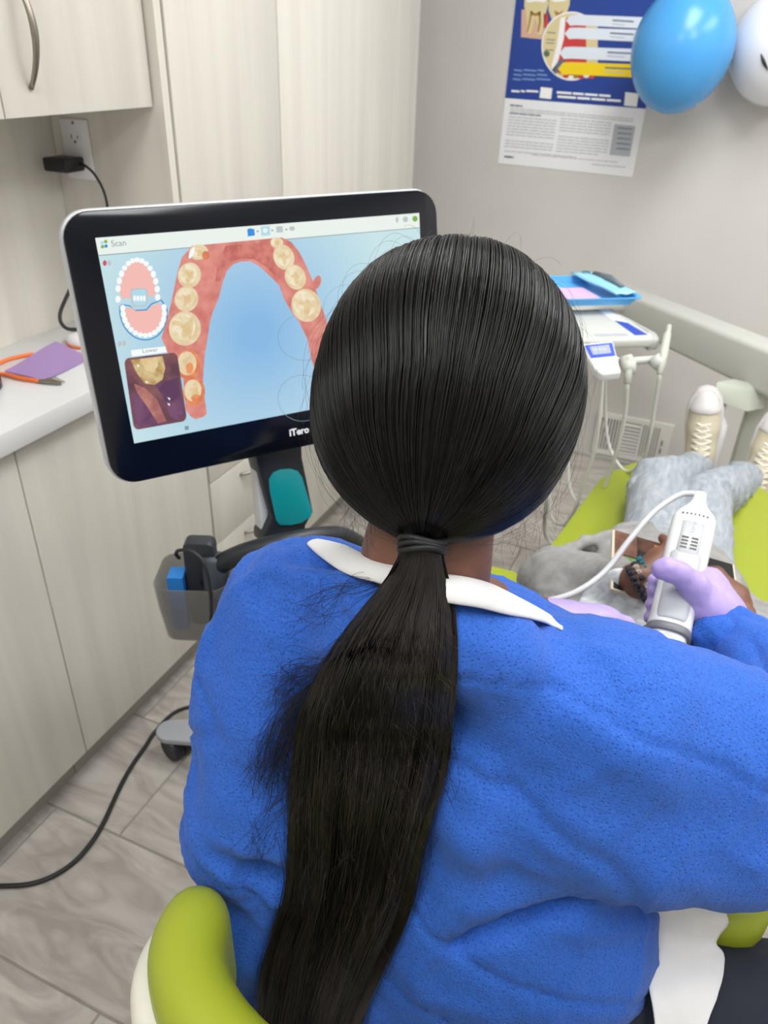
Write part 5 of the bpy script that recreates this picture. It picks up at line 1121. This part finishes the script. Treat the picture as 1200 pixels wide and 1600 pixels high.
sb_ = MB(); sb_.poly([U(-0.035,0.02,0.0006),U(-0.003,0.02,0.0006),U(-0.012,0.11,0.0006),U(-0.036,0.13,0.0006)], 0); sb_.poly([U(-0.040,0.13,0.0006),U(-0.012,0.11,0.0006),U(-0.014,0.215,0.0006),U(-0.042,0.22,0.0006)], 1)
x = -0.128
while x < -0.052: sb_.poly([U(x,0.018,0.0006),U(x+0.0035,0.018,0.0006),U(x+0.0035,0.036,0.0006),U(x,0.036,0.0006)], 2); x += random.choice((0.0065,0.0075,0.009))
obj('badge', sb_, [mat('badge_blue', (44,72,178), 0.3), mat('badge_white', (232,234,246), 0.3), mat('badge_text', (168,172,196), 0.4)], head, fixn=False)
obj('tray_support', MB().tube([U(-0.2,0.16,-0.002), U(-0.2,0.16,0.022)], 0.03, 16), unit_g, du)
# keypad
k_q = [P(908,537,1.69), P(958,532,1.69), P(971,581,1.63), P(941,585,1.63), P(929,575,1.64)]
kn = np.cross(k_q[1]-k_q[0], k_q[2]-k_q[0]); kn = _n(kn); kn = kn if kn.dot(CAM-k_q[0]) > 0 else -kn
kp = obj('keypad', MB().prism([p-kn*0.022 for p in k_q], kn*0.022), plastic_w, du, bevel=0.005, bseg=3)
k0, ku, kv = k_q[0], k_q[1]-k_q[0], (k_q[2]-k_q[1]); ku_ = _n(ku)
def KP(a, b, w=0.0008): return k0+ku*a+kv*b+kn*w
kb = MB()
kb.poly([KP(0.08,0.07),KP(0.95,0.07),KP(0.95,0.50),KP(0.20,0.50)], 0); kb.poly([KP(0.22,0.13,0.001),KP(0.84,0.13,0.001),KP(0.84,0.40,0.001),KP(0.28,0.40,0.001)], 1); kb.poly([KP(0.34,0.24,0.0012),KP(0.72,0.24,0.0012),KP(0.72,0.27,0.0012),KP(0.34,0.27,0.0012)], 2)
for i in range(4):
    for j in range(2): kb.poly([KP(0.34+0.15*i,0.58+0.16*j,0.001),KP(0.42+0.15*i,0.58+0.16*j,0.001),KP(0.42+0.15*i,0.63+0.16*j,0.001),KP(0.34+0.15*i,0.63+0.16*j,0.001)], 2)
obj('keypad_face', kb, [mat('key_blue', (42,74,188), 0.3), emat('key_lcd', (226,234,250), 0.85), mat('key_mark', (180,184,198), 0.4)], kp, fixn=False)
obj('keypad_arm', MB().tube([P(935,552,1.715), P(938,545,1.74), U(-0.10,0.03,-0.022)], 0.012, 10), unit_w, du)
obj('holder_bar', MB().tube([P(968,566,1.76), P(1036,560,1.80)], 0.009, 12).tube([P(968,566,1.76), P(945,556,1.79), U(-0.08,0.05,-0.022)], 0.010, 10), unit_w, du, smooth=True)
for a, b in (((978,556,1.75),(984,580,1.73)), ((1022,556,1.78),(1032,572,1.76))): obj('holder', MB().tube([P(*a), P((a[0]+b[0])/2,(a[1]+b[1])/2,a[2]), P(*b)], [0.013,0.019,0.014], 12), unit_w, du, smooth=True)
obj('syringe', MB().tube([P(1046,508,1.80), P(1044,520,1.795), P(1043,522,1.795), P(1036,556,1.77), P(1031,585,1.75)], [0.005,0.006,0.0085,0.0105,0.007], 12), sage, du, smooth=True)
obj('handpiece', MB().tube([P(984,560,1.74), P(980,600,1.73)], [0.011,0.008], 12), sage, du, smooth=True)
hose_m = mat('hose_grey', (206,206,200), 0.5)
for pts in ([(942,584,1.76),(938,640,1.80),(930,700,1.86),(910,760,1.93),(896,800,1.98),(880,820,2.05),(860,800,2.12),(862,700,2.12),(880,560,2.0)], [(980,600,1.73),(976,650,1.80),(962,710,1.88),(942,765,1.96),(915,790,2.03),(890,760,2.1),(890,650,2.1),(905,550,1.95)], [(1031,585,1.75),(1022,640,1.83),(1014,690,1.9),(1000,725,1.97),(975,735,2.04),(950,690,2.08),(945,600,2.02),(950,540,1.9)]):
    obj('hose', MB().tube(smooth_path([P(*q) for q in pts],6), 0.0048, 10), hose_m, du, smooth=True)
fhp = [PZ(852,805,0.25), PZ(852,835,0.06), PZ(866,852,0.012), PZ(895,858,0.012), PZ(930,840,0.012), PZ(1000,800,0.012)]
obj('hose', MB().tube(smooth_path([P(862,700,2.10)]+fhp,6), 0.0065, 10), hose_m, du, smooth=True)
# arm, post, bottle
bz_ = 0.77; e0, e1 = PZ(950,447,bz_), PZ(1206,549,bz_); bd = _n(e1-e0); bs = np.array([-bd[1],bd[0],0]); bs = bs if bs[1] > 0 else -bs
obj('arm_beam', MB().prism([e0, e1+bd*0.05, e1+bd*0.05-[0,0,0.135], e0-[0,0,0.115]], bs*0.10), unit_w, du, bevel=0.016, bseg=4)
lk = e0+bd*0.06+bs*0.05
obj('link_arm', MB().tube(smooth_path([lk-[0,0,0.06], lk+np.array([-0.10,-0.25,-0.02]), U(-0.24,0.30,-0.15), U(-0.22,0.16,-0.10), U(-0.22,0.15,-0.03)],6), 0.028, 14), unit_w, du, smooth=True)
ps = PZ(1196,590,0.66); pc_ = np.array([ps[0]+0.02,ps[1]+0.05,0])
obj('post', MB().box((pc_[0]-0.045,pc_[1]-0.045,0.001),(pc_[0]+0.045,pc_[1]+0.045,0.64)), sage, du, bevel=0.012, bseg=3)
obj('post_joint', MB().lathe([(0.024,0.62),(0.024,0.67)], pc_, n=16), black_p, du)
obj('post_foot', MB().lathe([(0.13,0.001),(0.13,0.02),(0.06,0.04)], pc_, n=28), unit_g, du)
bx0 = pc_+np.array([-0.105,-0.015,0.545])
bq = [P(1119,596,2.30), P(1170,608,2.30), P(1168,644,2.30), P(1117,626,2.30)]
obj('bottle_bracket', MB().prism(bq, bs*0.07), sage, du, bevel=0.004, bseg=2)
bn = P(1127,632,2.335); obj('water_bottle', MB().lathe([(0.016,0.0),(0.016,-0.03),(0.024,-0.042),(0.034,-0.062),(0.036,-0.10),(0.036,-0.235),(0.030,-0.245)], bn, n=28), mat('bottle_white', (226,228,230), 0.3, alpha=1.0), du, smooth=True)
# tray, paper, pouch
Tz = 0.962
t0 = np.array([-0.176,1.99,Tz])
def TR(a, b, c): return t0+u_*a+v_*b+np.array([0,0,c])
tray = thing('instrument_tray', 'sky-blue plastic instrument tray resting on the delivery unit', 'tray', tuple(TR(-0.18,0.1,0)))
tb_ = mat('tray_blue', (86,164,222), 0.3)
o_ = [(-0.38,0.01),(-0.37,0.0),(-0.01,0.0),(0.0,0.01),(0.0,0.20),(-0.01,0.21),(-0.37,0.21),(-0.38,0.20)]; cxm, cym = -0.19, 0.105
def tring(s, c): return [TR(cxm+(a-cxm)*s, cym+(b-cym)*s, c) for a,b in o_]
lv = [tring(0.93,0.0), tring(1.0,0.018), tring(1.03,0.019), tring(1.03,0.0165), tring(0.985,0.0165), tring(0.925,0.0025)]
lv = [tring(0.93,0.0), tring(0.99,0.016), tring(1.035,0.017), tring(1.035,0.0195), tring(0.975,0.0195), tring(0.915,0.003)]
vs = [p for r in lv for p in r]; fs = [(i*8+j,i*8+(j+1)%8,(i+1)*8+(j+1)%8,(i+1)*8+j) for i in range(5) for j in range(8)]+[tuple(range(8))[::-1], tuple(40+j for j in range(8))]
obj('shell', MB().add(vs, fs), tb_, tray)
pl = sheet('tray_liner', [TR(-0.355,0.02,0.0035),TR(-0.075,0.02,0.0035),TR(-0.085,0.15,0.0035),TR(-0.355,0.15,0.0035)], mat('pink_lilac_paper', (206,170,220), 0.8), 0.001, 6); tag(pl, 'pink-lilac paper liner lying in the blue tray', 'paper liner')
pch = thing('sterile_pouch', 'pale blue sterilisation pouch with a dark instrument, on the end of the tray', 'pouch', tuple(TR(-0.04,0.1,0.02)))
q4 = [TR(-0.060,0.012,0.0215),TR(-0.002,0.018,0.0235),TR(-0.040,0.225,0.0235),TR(-0.098,0.215,0.0235)]
pb = MB(); n_ = 8; vs = []
for i in range(n_+1):
    for j in range(n_+1):
        a, c = i/n_, j/n_; p = q4[0]*(1-a)*(1-c)+q4[1]*a*(1-c)+q4[2]*a*c+q4[3]*(1-a)*c; vs.append(p+[0,0,0.004+0.010*math.sin(math.pi*a)*math.sin(math.pi*c)+0.002*math.sin(9*a+7*c)])
k_ = len(vs); fs = [(i*(n_+1)+j,(i+1)*(n_+1)+j,(i+1)*(n_+1)+j+1,i*(n_+1)+j+1) for i in range(n_) for j in range(n_)]
vs2 = [v-np.array([0,0,0.003]) if True else v for v in vs]
pb.add(vs, fs); po = obj('film', pb, mat('pouch_film', (146,206,232), 0.18, spec=0.7), pch, smooth=True); md = po.modifiers.new('solid','SOLIDIFY'); md.thickness = 0.003; md.offset = -1
def PC(a, c, w=0.0): return q4[0]*(1-a)*(1-c)+q4[1]*a*(1-c)+q4[2]*a*c+q4[3]*(1-a)*c+np.array([0,0,0.005+0.010*math.sin(math.pi*a)*math.sin(math.pi*c)+0.002*math.sin(9*a+7*c)+w])
ob_ = MB(); ob_.tube([PC(0.62,0.15), PC(0.58,0.4), PC(0.52,0.7)], [0.006,0.011,0.008], 8); obj('instrument', ob_, mat('instrument_grey', (92,106,112), 0.4), pch, smooth=True)
obj('indicator', MB().tube([PC(0.5,0.86,0.001)+u_*0.010*math.cos(a)+v_*0.014*math.sin(a) for a in np.linspace(0,2*math.pi,16,endpoint=False)], 0.0016, 6, closed=True), mat('indicator_teal', (30,96,110), 0.4), pch)
